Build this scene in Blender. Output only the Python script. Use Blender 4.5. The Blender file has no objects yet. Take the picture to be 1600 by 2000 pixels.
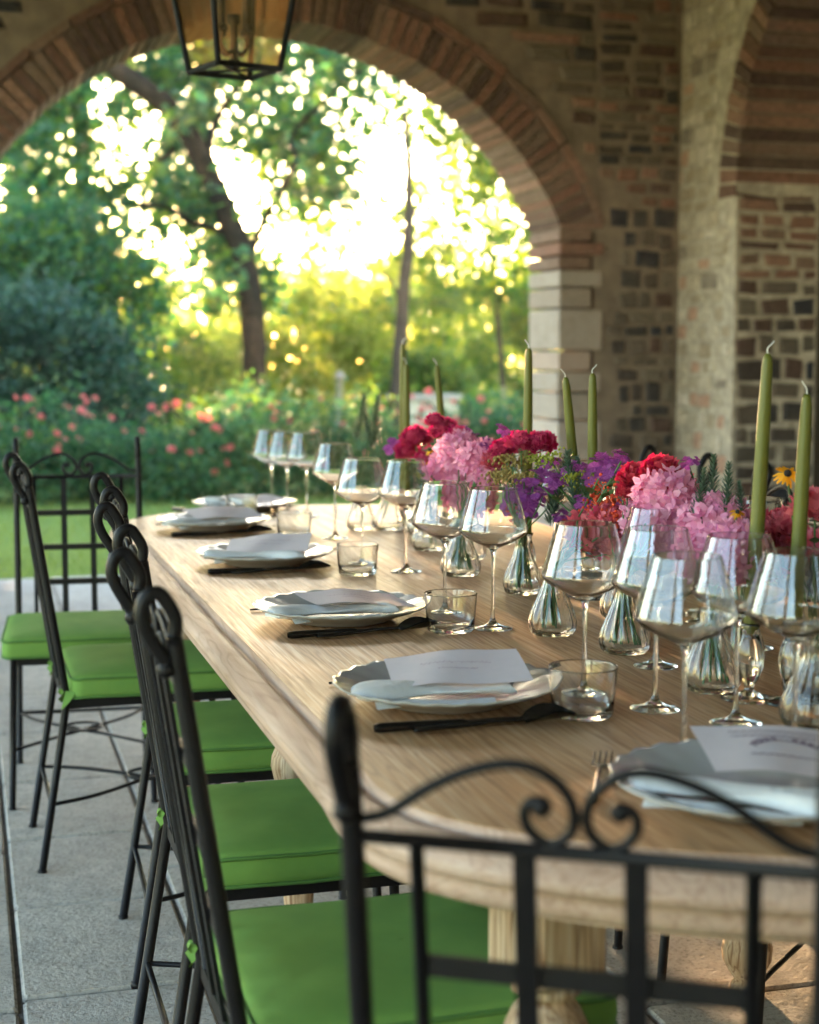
import bpy, math, random
import numpy as np
from mathutils import Vector, Matrix
R = math.radians
PI = math.pi
sc = bpy.context.scene
COL = sc.collection
rng = random.Random(11)
nr = np.random.RandomState(4)

# ------------------------------------------------------------ camera, sky, sun, exposure
cam_d = bpy.data.cameras.new('camera'); cam = bpy.data.objects.new('camera', cam_d); COL.objects.link(cam)
sc.camera = cam
cam_d.sensor_fit = 'HORIZONTAL'; cam_d.sensor_width = 41.5; cam_d.lens = 80.0
cam_d.clip_start = 0.05; cam_d.clip_end = 900
YAW = math.atan(870/3084.); PITCH = math.atan(315/3084.)
cam.location = (0, 0, 1.28)
cam.rotation_euler = (PI/2 - PITCH, 0, -YAW)
cam_d.dof.use_dof = True; cam_d.dof.focus_distance = 2.75; cam_d.dof.aperture_fstop = 5.3
SUN_AZ, SUN_EL = R(3.7), R(6.6)
w = bpy.data.worlds.new('World'); sc.world = w; w.use_nodes = True
nt = w.node_tree; bg = nt.nodes['Background']
sky = nt.nodes.new('ShaderNodeTexSky'); sky.sky_type = 'NISHITA'; sky.sun_disc = False
sky.sun_elevation = SUN_EL; sky.sun_rotation = SUN_AZ; sky.air_density = 1.0; sky.dust_density = 0.6; sky.ozone_density = 1.0
nt.links.new(sky.outputs[0], bg.inputs[0]); bg.inputs[1].default_value = 0.15
sd = bpy.data.lights.new('sun', 'SUN'); sun = bpy.data.objects.new('sun', sd); COL.objects.link(sun)
sd.energy = 5.0; sd.angle = R(0.5); sd.color = (1.0, 0.64, 0.33)
sun.rotation_euler = (PI/2 - SUN_EL, 0, PI - SUN_AZ)
sun.location = (3, 30, 12)
sc.view_settings.view_transform = 'Standard'; sc.view_settings.look = 'None'
sc.view_settings.gamma = 1.0; sc.view_settings.exposure = 4.1
sc.view_settings.use_curve_mapping = False
sc.render.engine = 'CYCLES'
cy = sc.cycles
cy.use_denoising = True
cy.max_bounces = 12; cy.diffuse_bounces = 5; cy.glossy_bounces = 5; cy.transmission_bounces = 12; cy.transparent_max_bounces = 24
cy.caustics_reflective = False; cy.caustics_refractive = True; cy.blur_glossy = 1.0
cy.sample_clamp_indirect = 6.0; cy.sample_clamp_direct = 0.0

# ------------------------------------------------------------ helpers
def link(o, parent=None, loc=None, rz=None):
    COL.objects.link(o)
    if parent is not None: o.parent = parent
    if loc is not None: o.location = loc
    if rz is not None: o.rotation_euler = (0, 0, rz)
    return o
def tag(o, label=None, cat=None, group=None, kind=None):
    if label: o['label'] = label
    if cat: o['category'] = cat
    if group: o['group'] = group
    if kind: o['kind'] = kind
    return o
def thing(name, label, cat, loc=(0,0,0), rz=0.0, group=None):
    o = bpy.data.objects.new(name, None); o.empty_display_size = 0.1
    link(o, None, loc, rz); return tag(o, label, cat, group)
def mesh(name, V, F, smooth=False, mats=None, mi=None):
    me = bpy.data.meshes.new(name)
    if isinstance(V, np.ndarray): V = V.tolist()
    me.from_pydata(V, [], F)
    if mats:
        for m in mats: me.materials.append(m)
    if mi is not None: me.polygons.foreach_set('material_index', mi)
    if smooth: me.polygons.foreach_set('use_smooth', [True]*len(me.polygons))
    me.update(); return me
class MB:
    """collects shapes, builds one mesh object"""
    def __init__(s): s.V = []; s.F = []; s.S = []
    def add(s, V, F, smooth=True):
        b = len(s.V); s.V.extend([tuple(v) for v in V]); s.F.extend([tuple(i+b for i in f) for f in F]); s.S.extend([smooth]*len(F))
    def box(s, c, d, rz=0.0, bev=0.0):
        x, y, z = d[0]/2, d[1]/2, d[2]/2
        cs, sn = math.cos(rz), math.sin(rz)
        def T(p): return (c[0]+p[0]*cs-p[1]*sn, c[1]+p[0]*sn+p[1]*cs, c[2]+p[2])
        if bev <= 0:
            V = [T((a*x, b*y, e*z)) for a in (-1,1) for b in (-1,1) for e in (-1,1)]
            F = [(0,1,3,2),(4,6,7,5),(0,4,5,1),(2,3,7,6),(0,2,6,4),(1,5,7,3)]
            s.add(V, F, False); return
        # chamfered box : ring profile
        prof = [(-z, bev), (-z+bev, 0), (z-bev, 0), (z, bev)]
        V = []
        for zz, i in prof:
            X, Yy = x-i, y-i; b2 = bev
            for p in ((-X+b2,-Yy),(X-b2,-Yy),(X,-Yy+b2),(X,Yy-b2),(X-b2,Yy),(-X+b2,Yy),(-X,Yy-b2),(-X,-Yy+b2)): V.append(T((p[0],p[1],zz)))
        F = []
        for k in range(3):
            for j in range(8): F.append((k*8+j, k*8+(j+1)%8, (k+1)*8+(j+1)%8, (k+1)*8+j))
        F.append(tuple(range(7,-1,-1))); F.append(tuple(range(24,32)))
        s.add(V, F, False)
    def lathe(s, prof, n=24, c=(0,0,0), rad=None, caps=True):
        V = []; F = []
        for k, (r, z) in enumerate(prof):
            for j in range(n):
                a = 2*PI*j/n
                rr = r if rad is None else rad(r, z, a)
                V.append((c[0]+rr*math.cos(a), c[1]+rr*math.sin(a), c[2]+z))
        for k in range(len(prof)-1):
            for j in range(n): F.append((k*n+j, k*n+(j+1)%n, (k+1)*n+(j+1)%n, (k+1)*n+j))
        if caps:
            F.append(tuple(range(n-1,-1,-1))); F.append(tuple(range((len(prof)-1)*n, len(prof)*n)))
        s.add(V, F, True)
    def tube(s, P, r, n=8, closed=False, caps=True):
        P = [Vector(p) for p in P]; m = len(P)
        rs = r if hasattr(r, '__len__') else [r]*m
        T = []
        for i in range(m):
            if closed: t = P[(i+1)%m]-P[i-1]
            else: t = P[min(i+1,m-1)]-P[max(i-1,0)]
            T.append(t.normalized() if t.length > 1e-9 else Vector((0,0,1)))
        ref = Vector((0,0,1)) if abs(T[0].z) < .9 else Vector((1,0,0))
        u = T[0].cross(ref).normalized(); V = []
        for i in range(m):
            u = (u - T[i]*u.dot(T[i])).normalized(); v = T[i].cross(u)
            for j in range(n):
                a = 2*PI*j/n; V.append(P[i] + (u*math.cos(a)+v*math.sin(a))*rs[i])
        F = []
        for i in range(m if closed else m-1):
            i2 = (i+1) % m
            for j in range(n): F.append((i*n+j, i2*n+j, i2*n+(j+1)%n, i*n+(j+1)%n)[::-1])
        if caps and not closed:
            F.append(tuple(range(n))); F.append(tuple(range((m-1)*n, m*n))[::-1])
        s.add(V, F, True)
    def ball(s, c, r, n=10):
        prof = [(r*math.sin(PI*(k+.35)/(n/2+.7)), -r*math.cos(PI*(k+.35)/(n/2+.7))) for k in range(n//2+1)]
        s.lathe(prof, n, c)
    def grid(s, G, smooth=True, closed_u=False):
        """G[i][j] -> point"""
        n, m = len(G), len(G[0]); V = [p for row in G for p in row]; F = []
        for i in range(n-1):
            for j in range(m if closed_u else m-1):
                F.append((i*m+j, i*m+(j+1)%m, (i+1)*m+(j+1)%m, (i+1)*m+j))
        s.add(V, F, smooth)
    def mesh(s, name, mat):
        me = bpy.data.meshes.new(name); me.from_pydata(s.V, [], s.F); me.polygons.foreach_set('use_smooth', s.S)
        if mat: me.materials.append(mat)
        me.update(); return me
    def build(s, name, mat, parent=None, loc=None, rz=None):
        return link(bpy.data.objects.new(name, s.mesh(name, mat)), parent, loc, rz)
def smooth_path(P, k=6):
    P = [Vector(p) for p in P]; out = []
    for i in range(len(P)-1):
        a, b, c, d = P[max(i-1,0)], P[i], P[i+1], P[min(i+2,len(P)-1)]
        for j in range(k):
            t = j/k
            out.append(0.5*((2*b)+(c-a)*t+(2*a-5*b+4*c-d)*t*t+(3*b-a-3*c+d)*t*t*t))
    out.append(P[-1]); return out
def children(o): return [c for c in bpy.data.objects if c.parent == o]
def copy_tree(o, kids, parent=None):
    c = o.copy(); COL.objects.link(c); c.parent = parent
    for ch in kids.get(o, ()): copy_tree(ch, kids, c)
    return c
def kid_map(root):
    m = {}
    def rec(o):
        m[o] = children(o)
        for c in m[o]: rec(c)
    rec(root); return m

# ------------------------------------------------------------ materials
def newmat(name):
    m = bpy.data.materials.new(name); m.use_nodes = True
    n = m.node_tree; b = n.nodes['Principled BSDF']; return m, n, b
def nd(n, t, **kw):
    x = n.nodes.new(t)
    for k, v in kw.items(): setattr(x, k, v)
    return x
def coords(n, scale=(1,1,1), which='Object', rot=(0,0,0)):
    tc = nd(n, 'ShaderNodeTexCoord'); mp = nd(n, 'ShaderNodeMapping')
    mp.inputs['Scale'].default_value = scale; mp.inputs['Rotation'].default_value = rot
    n.links.new(tc.outputs[which], mp.inputs[0]); return mp.outputs[0]
def noise(n, vec, scale, detail=4, rough=.55, dist=0):
    x = nd(n, 'ShaderNodeTexNoise'); x.inputs['Scale'].default_value = scale; x.inputs['Detail'].default_value = detail
    x.inputs['Roughness'].default_value = rough; x.inputs['Distortion'].default_value = dist
    if vec is not None: n.links.new(vec, x.inputs['Vector'])
    return x.outputs['Fac']
def ramp(n, fac, stops, interp='LINEAR'):
    x = nd(n, 'ShaderNodeValToRGB'); cr = x.color_ramp; cr.interpolation = interp
    while len(cr.elements) < len(stops): cr.elements.new(.5)
    for e, (p, c) in zip(cr.elements, stops): e.position = p; e.color = (*c, 1)
    n.links.new(fac, x.inputs[0]); return x.outputs[0]
def mix(n, a, b, fac, mode='MIX'):
    x = nd(n, 'ShaderNodeMix'); x.data_type = 'RGBA'; x.blend_type = mode
    for s, i in ((fac, 0), (a, 6), (b, 7)):
        if isinstance(s, (int, float)): x.inputs[i].default_value = s
        elif isinstance(s, tuple): x.inputs[i].default_value = (*s, 1)
        else: n.links.new(s, x.inputs[i])
    return x.outputs[2]
def mth(n, op, a, b=None, c=None):
    x = nd(n, 'ShaderNodeMath'); x.operation = op
    for i, s in enumerate((a, b, c)):
        if s is None: continue
        if isinstance(s, (int, float)): x.inputs[i].default_value = s
        else: n.links.new(s, x.inputs[i])
    return x.outputs[0]
def bump(n, b, h, strength=.3, dist=.01):
    x = nd(n, 'ShaderNodeBump'); x.inputs['Strength'].default_value = strength; x.inputs['Distance'].default_value = dist
    n.links.new(h, x.inputs['Height']); n.links.new(x.outputs[0], b.inputs['Normal'])
def flat(name, col, rough=.6, metal=0., spec=.5, var=.12, vs=30., bmp=.0, coat=0.):
    m, n, b = newmat(name)
    v = coords(n); f = noise(n, v, vs)
    c = ramp(n, f, [(.25, tuple(x*(1-var) for x in col)), (.75, tuple(min(1, x*(1+var)) for x in col))])
    n.links.new(c, b.inputs['Base Color']); b.inputs['Roughness'].default_value = rough; b.inputs['Metallic'].default_value = metal
    b.inputs['Specular IOR Level'].default_value = spec; b.inputs['Coat Weight'].default_value = coat
    if bmp: bump(n, b, noise(n, v, vs*3), bmp, .004)
    return m
def masonry(name, cols, rough=.9, nscale=9., dirt=.35, smear=(.18,.14,.11)):
    """each piece draws its own tone from the list by object"""
    m, n, b = newmat(name)
    oi = nd(n, 'ShaderNodeObjectInfo'); g = nd(n, 'ShaderNodeNewGeometry')
    stops = [(i/len(cols), c) for i, c in enumerate(cols)]
    c = ramp(n, mth(n, 'FRACT', mth(n, 'ADD', oi.outputs['Random'], g.outputs['Random Per Island'])), stops, 'CONSTANT')
    f = noise(n, g.outputs['Position'], nscale, 5, .6); f2 = noise(n, g.outputs['Position'], nscale*5, 3, .6)
    c = mix(n, c, ramp(n, f2, [(.3, (.3,.3,.3)), (.7, (1.25,1.25,1.25))]), dirt, 'MULTIPLY')
    c = mix(n, c, smear, ramp(n, f, [(.50,(0,0,0)), (.72,(.4,.4,.4))]))
    n.links.new(c, b.inputs['Base Color']); b.inputs['Roughness'].default_value = rough; b.inputs['Specular IOR Level'].default_value = .2
    bump(n, b, f2, .8, .012); return m
def leafmat(name, stops, trans=.5, rough=.5):
    m = bpy.data.materials.new(name); m.use_nodes = True; n = m.node_tree; n.nodes.clear()
    g = nd(n, 'ShaderNodeNewGeometry'); c = ramp(n, g.outputs['Random Per Island'], stops)
    d = nd(n, 'ShaderNodeBsdfPrincipled'); n.links.new(c, d.inputs['Base Color']); d.inputs['Roughness'].default_value = rough
    d.inputs['Specular IOR Level'].default_value = .35
    t = nd(n, 'ShaderNodeBsdfTranslucent'); hs = nd(n, 'ShaderNodeHueSaturation'); hs.inputs['Hue'].default_value = .485; hs.inputs['Saturation'].default_value = 1.1; hs.inputs['Value'].default_value = 1.7
    n.links.new(c, hs.inputs['Color']); n.links.new(hs.outputs[0], t.inputs[0])
    mx = nd(n, 'ShaderNodeMixShader'); mx.inputs[0].default_value = trans
    n.links.new(d.outputs[0], mx.inputs[1]); n.links.new(t.outputs[0], mx.inputs[2])
    o = nd(n, 'ShaderNodeOutputMaterial'); n.links.new(mx.outputs[0], o.inputs[0]); return m

def wood(name, axis, light, mid, dark, fine=220., rough=.38, lines=.6, coat=.0, pw=1.):
    m, n, b = newmat(name)
    sc3 = {'Y': (14, 1.1, 14), 'Z': (14, 14, 1.3), 'X': (1.1, 14, 14)}[axis]
    v = coords(n, sc3)
    big = noise(n, v, 1.0, 3, .5, .3)
    rings = mth(n, 'FRACT', mth(n, 'MULTIPLY', big, 13.0))
    rings = mth(n, 'ABSOLUTE', mth(n, 'SUBTRACT', mth(n, 'MULTIPLY', rings, 2.0), 1.0))
    s2 = {'Y': (fine, 5, fine), 'Z': (fine, fine, 5), 'X': (5, fine, fine)}[axis]
    v2 = coords(n, s2); pores = noise(n, v2, 1.0, 2, .6)
    base = ramp(n, noise(n, coords(n, tuple(x*.12 for x in sc3)), 1.6, 2), [(.3, mid), (.7, tuple(.55*a+.45*c for a, c in zip(mid, light)))])
    c = mix(n, base, dark, mth(n, 'MULTIPLY', ramp(n, rings, [(.0,(0,0,0)), (.55,(.15,.15,.15)), (.95,(1,1,1))]), lines))
    c = mix(n, c, light, mth(n, 'MULTIPLY', ramp(n, pores, [(.5,(0,0,0)), (.66,(1,1,1))]), .55*pw))
    c = mix(n, c, dark, mth(n, 'MULTIPLY', ramp(n, pores, [(.30,(1,1,1)), (.44,(0,0,0))]), .5*pw))
    n.links.new(c, b.inputs['Base Color'])
    r = ramp(n, pores, [(.3,(rough+.12,)*3), (.7,(rough-.04,)*3)]); n.links.new(r, b.inputs['Roughness'])
    b.inputs['Coat Weight'].default_value = coat; b.inputs['Coat Roughness'].default_value = .25
    bump(n, b, pores, .25, .0008); return m

M = {}
M['table_top'] = wood('limed_oak_top', 'Y', (.62,.42,.25), (.45,.235,.10), (.22,.10,.04), lines=.5, rough=.42, coat=.06)
M['table_edge'] = wood('limed_oak_edge', 'Y', (.68,.52,.43), (.50,.32,.23), (.30,.17,.11), lines=.4, rough=.5, fine=90., pw=.45)
M['table_leg'] = wood('limed_oak_leg', 'Z', (.66,.52,.38), (.40,.25,.13), (.20,.10,.045), fine=120., lines=.95, rough=.5)
M['iron'] = flat('wrought_iron', (.0065,.0055,.007), .48, .0, .28, .35, 40, .15)
m, n, b = newmat('green_cushion_cloth')
v = coords(n); f = noise(n, v, 7., 4); f2 = noise(n, coords(n, (900,900,900)), 1.)
n.links.new(mix(n, ramp(n, f, [(.3,(.11,.235,.045)), (.7,(.175,.32,.062))]), (.19,.34,.09), mth(n,'MULTIPLY',f2,.6)), b.inputs['Base Color'])
b.inputs['Roughness'].default_value = .85; b.inputs['Specular IOR Level'].default_value = .2
bump(n, b, mth(n, 'ADD', noise(n, v, 6., 2, .5, .2), mth(n, 'MULTIPLY', f2, .05)), .45, .008); M['cushion'] = m
M['piping'] = flat('green_piping_cord', (.07,.17,.03), .8)
M['plate'] = flat('glazed_stoneware', (.46,.45,.44), .22, 0, .5, .05, 20, .0, .3)
M['napkin'] = flat('white_linen', (.74,.74,.74), .9, 0, .1, .05, 40, .5)
M['card'] = flat('lilac_pink_card', (.71,.63,.66), .8, 0, .1, .03, 60)
M['ink'] = flat('mauve_ink', (.46,.34,.42), .8, 0, .1, .1, 200)
M['ink_dark'] = flat('plum_ink', (.24,.15,.21), .8, 0, .1, .1, 200)
M['cutlery'] = flat('dark_metal', (.045,.042,.045), .22, .9, .5, .2, 60)
M['candle'] = flat('olive_wax', (.125,.13,.016), .45, 0, .4, .1, 12)
M['candle'].node_tree.nodes['Principled BSDF'].inputs['Subsurface Weight'].default_value = .15
M['candle'].node_tree.nodes['Principled BSDF'].inputs['Subsurface Radius'].default_value = (.01,.01,.004)
M['wick'] = flat('white_wick', (.8,.78,.74), .9)
M['black_metal'] = flat('black_lantern_metal', (.005,.005,.006), .7, 0, .4, .3, 50)
M['mortar'] = flat('lime_mortar', (.39,.33,.265), .95, 0, .15, .45, 16, 1.)  # lighter mortar for the lit pier, its light put into the tone
M['mortar_dark'] = flat('shaded_wall_mortar', (.19,.145,.112), .95, 0, .15, .35, 9, .8)  # mortar darkened for the shaded wall; the shade is in the colour
M['stone_dark'] = masonry('rubble_stone', [(.085,.065,.055),(.055,.048,.048),(.13,.10,.08),(.035,.035,.045),(.10,.06,.05),(.16,.13,.10),(.065,.05,.045),(.11,.088,.07)])  # dark rubble tones, deepened to carry the shade of the camera-facing walls
M['stone_lit'] = masonry('lit_pier_stone', [(.50,.42,.33),(.40,.33,.25),(.56,.48,.40),(.36,.28,.20),(.44,.26,.19),(.46,.38,.29),(.26,.21,.17)], dirt=.6, smear=(.44,.37,.29))  # lit copy of the stone for the pier, light included in its tones
M['brick'] = masonry('old_brick', [(.22,.11,.08),(.15,.08,.062),(.27,.15,.11),(.10,.06,.052),(.20,.125,.095)], nscale=7, dirt=.5)
M['block'] = masonry('impost_stone', [(.36,.30,.26),(.42,.35,.31),(.30,.24,.20),(.40,.30,.25)], dirt=.2)
M['plaster'] = flat('aged_plaster', (.42,.36,.28), .95, 0, .1, .15, 4, .4)
M['bark'] = flat('tree_bark', (.022,.016,.012), .95, 0, .1, .5, 12, 1.)
M['bark_pale'] = flat('grey_bark', (.05,.038,.03), .95, 0, .1, .4, 12, 1.)
m, n, b = newmat('concrete_paving')
g = nd(n, 'ShaderNodeNewGeometry'); oi = nd(n, 'ShaderNodeObjectInfo')
f = noise(n, g.outputs['Position'], 2.2, 6, .6); f2 = noise(n, g.outputs['Position'], 95., 4, .7); f3 = noise(n, g.outputs['Position'], 22., 5, .65)
c = ramp(n, f, [(.3,(.35,.32,.285)), (.7,(.50,.465,.42))])
c = mix(n, c, ramp(n, f2, [(.30,(.25,.25,.25)), (.48,(1,1,1)), (.75,(1.2,1.2,1.2))]), .75, 'MULTIPLY')
c = mix(n, c, ramp(n, f3, [(.3,(.7,.7,.7)), (.6,(1.08,1.08,1.08))]), .6, 'MULTIPLY')
c = mix(n, c, ramp(n, oi.outputs['Random'], [(0,(.86,.86,.88)), (1,(1.08,1.06,1.02))]), .8, 'MULTIPLY')
n.links.new(c, b.inputs['Base Color']); b.inputs['Roughness'].default_value = .8; b.inputs['Specular IOR Level'].default_value = .3
bump(n, b, mth(n, 'ADD', f2, mth(n,'MULTIPLY',f3,1.5)), .7, .006); M['paving'] = m
M['joint'] = flat('joint_sand', (.15,.14,.13), .95, 0, .1, .3, 60, .5)
M['lawn'] = flat('lawn_soil', (.14,.20,.05), .95, 0, .1, .3, 3, .5)
M['grass'] = leafmat('grass_blades', [(0,(.12,.19,.05)), (.5,(.16,.23,.06)), (1,(.22,.28,.08))], .4)
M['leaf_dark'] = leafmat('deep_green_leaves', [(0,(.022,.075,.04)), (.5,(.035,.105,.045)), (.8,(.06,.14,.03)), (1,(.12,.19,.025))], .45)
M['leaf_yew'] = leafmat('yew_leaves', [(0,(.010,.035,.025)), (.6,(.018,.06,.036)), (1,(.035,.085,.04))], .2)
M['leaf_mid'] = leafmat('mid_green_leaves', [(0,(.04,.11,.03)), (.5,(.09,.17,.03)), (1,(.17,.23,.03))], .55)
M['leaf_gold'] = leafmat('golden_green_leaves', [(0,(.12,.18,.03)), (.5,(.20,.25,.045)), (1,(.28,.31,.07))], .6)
M['leaf_rose'] = leafmat('rose_leaves', [(0,(.025,.085,.04)), (.6,(.045,.13,.055)), (1,(.09,.17,.05))], .4)
def petal(name, a, b_, t=.35): return leafmat(name, [(0,a), (.5,tuple((x+y)/2 for x,y in zip(a,b_))), (1,b_)], t, .6)
M['p_rose'] = petal('rose_petals', (.60,.16,.15), (.75,.34,.30))
M['p_zinnia'] = petal('magenta_red_petals', (.40,.02,.09), (.62,.10,.20))
M['p_zinnia_red'] = petal('scarlet_petals', (.40,.02,.045), (.64,.09,.12))
M['p_carn'] = petal('coral_pink_petals', (.50,.08,.13), (.72,.24,.28))
M['p_hyd'] = petal('pale_pink_petals', (.62,.25,.42), (.80,.45,.58))
M['p_aster'] = petal('purple_petals', (.22,.04,.24), (.42,.12,.40))
M['p_yellow'] = petal('golden_petals', (.75,.33,.01), (.85,.45,.02))
M['p_berry'] = petal('orange_red_berries', (.50,.04,.015), (.70,.10,.03), .1)
M['p_bud'] = petal('ochre_buds', (.24,.18,.05), (.42,.30,.10), .2)
M['p_bud2'] = petal('yellow_green_buds', (.22,.26,.03), (.36,.36,.05), .2)
M['rosemary'] = leafmat('rosemary_leaves', [(0,(.04,.08,.055)), (.6,(.075,.13,.09)), (1,(.15,.21,.17))], .15)
M['stem'] = flat('green_stems', (.05,.13,.03), .6)
M['dark_center'] = flat('dark_seed_head', (.012,.008,.008), .8)
def glassmat(name, col=(1,1,1), ior=1.48, rough=0.):
    m = bpy.data.materials.new(name); m.use_nodes = True; n = m.node_tree; n.nodes.clear()
    g = nd(n, 'ShaderNodeBsdfGlass'); g.inputs['Color'].default_value = (*col, 1); g.inputs['IOR'].default_value = ior; g.inputs['Roughness'].default_value = rough
    o = nd(n, 'ShaderNodeOutputMaterial'); n.links.new(g.outputs[0], o.inputs[0]); return m
M['glass'] = glassmat('clear_glass', (.99,.992,.99), 1.6)
M['vase_glass'] = glassmat('ribbed_clear_glass', (.985,.985,.98), 1.42)
m = bpy.data.materials.new('amber_lantern_glass'); m.use_nodes = True; n = m.node_tree; n.nodes.clear()
t = nd(n, 'ShaderNodeBsdfTransparent'); t.inputs[0].default_value = (.95,.87,.70,1)
g = nd(n, 'ShaderNodeBsdfGlossy'); g.inputs['Roughness'].default_value = .12; g.inputs[0].default_value = (.9,.8,.6,1)
x = nd(n, 'ShaderNodeMixShader'); x.inputs[0].default_value = .08
d = nd(n, 'ShaderNodeBsdfTranslucent'); d.inputs[0].default_value = (.6,.42,.2,1); x2 = nd(n, 'ShaderNodeMixShader'); x2.inputs[0].default_value = .05
o = nd(n, 'ShaderNodeOutputMaterial')
n.links.new(t.outputs[0], x.inputs[1]); n.links.new(g.outputs[0], x.inputs[2]); n.links.new(x.outputs[0], x2.inputs[1]); n.links.new(d.outputs[0], x2.inputs[2]); n.links.new(x2.outputs[0], o.inputs[0])
M['amber'] = m

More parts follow.
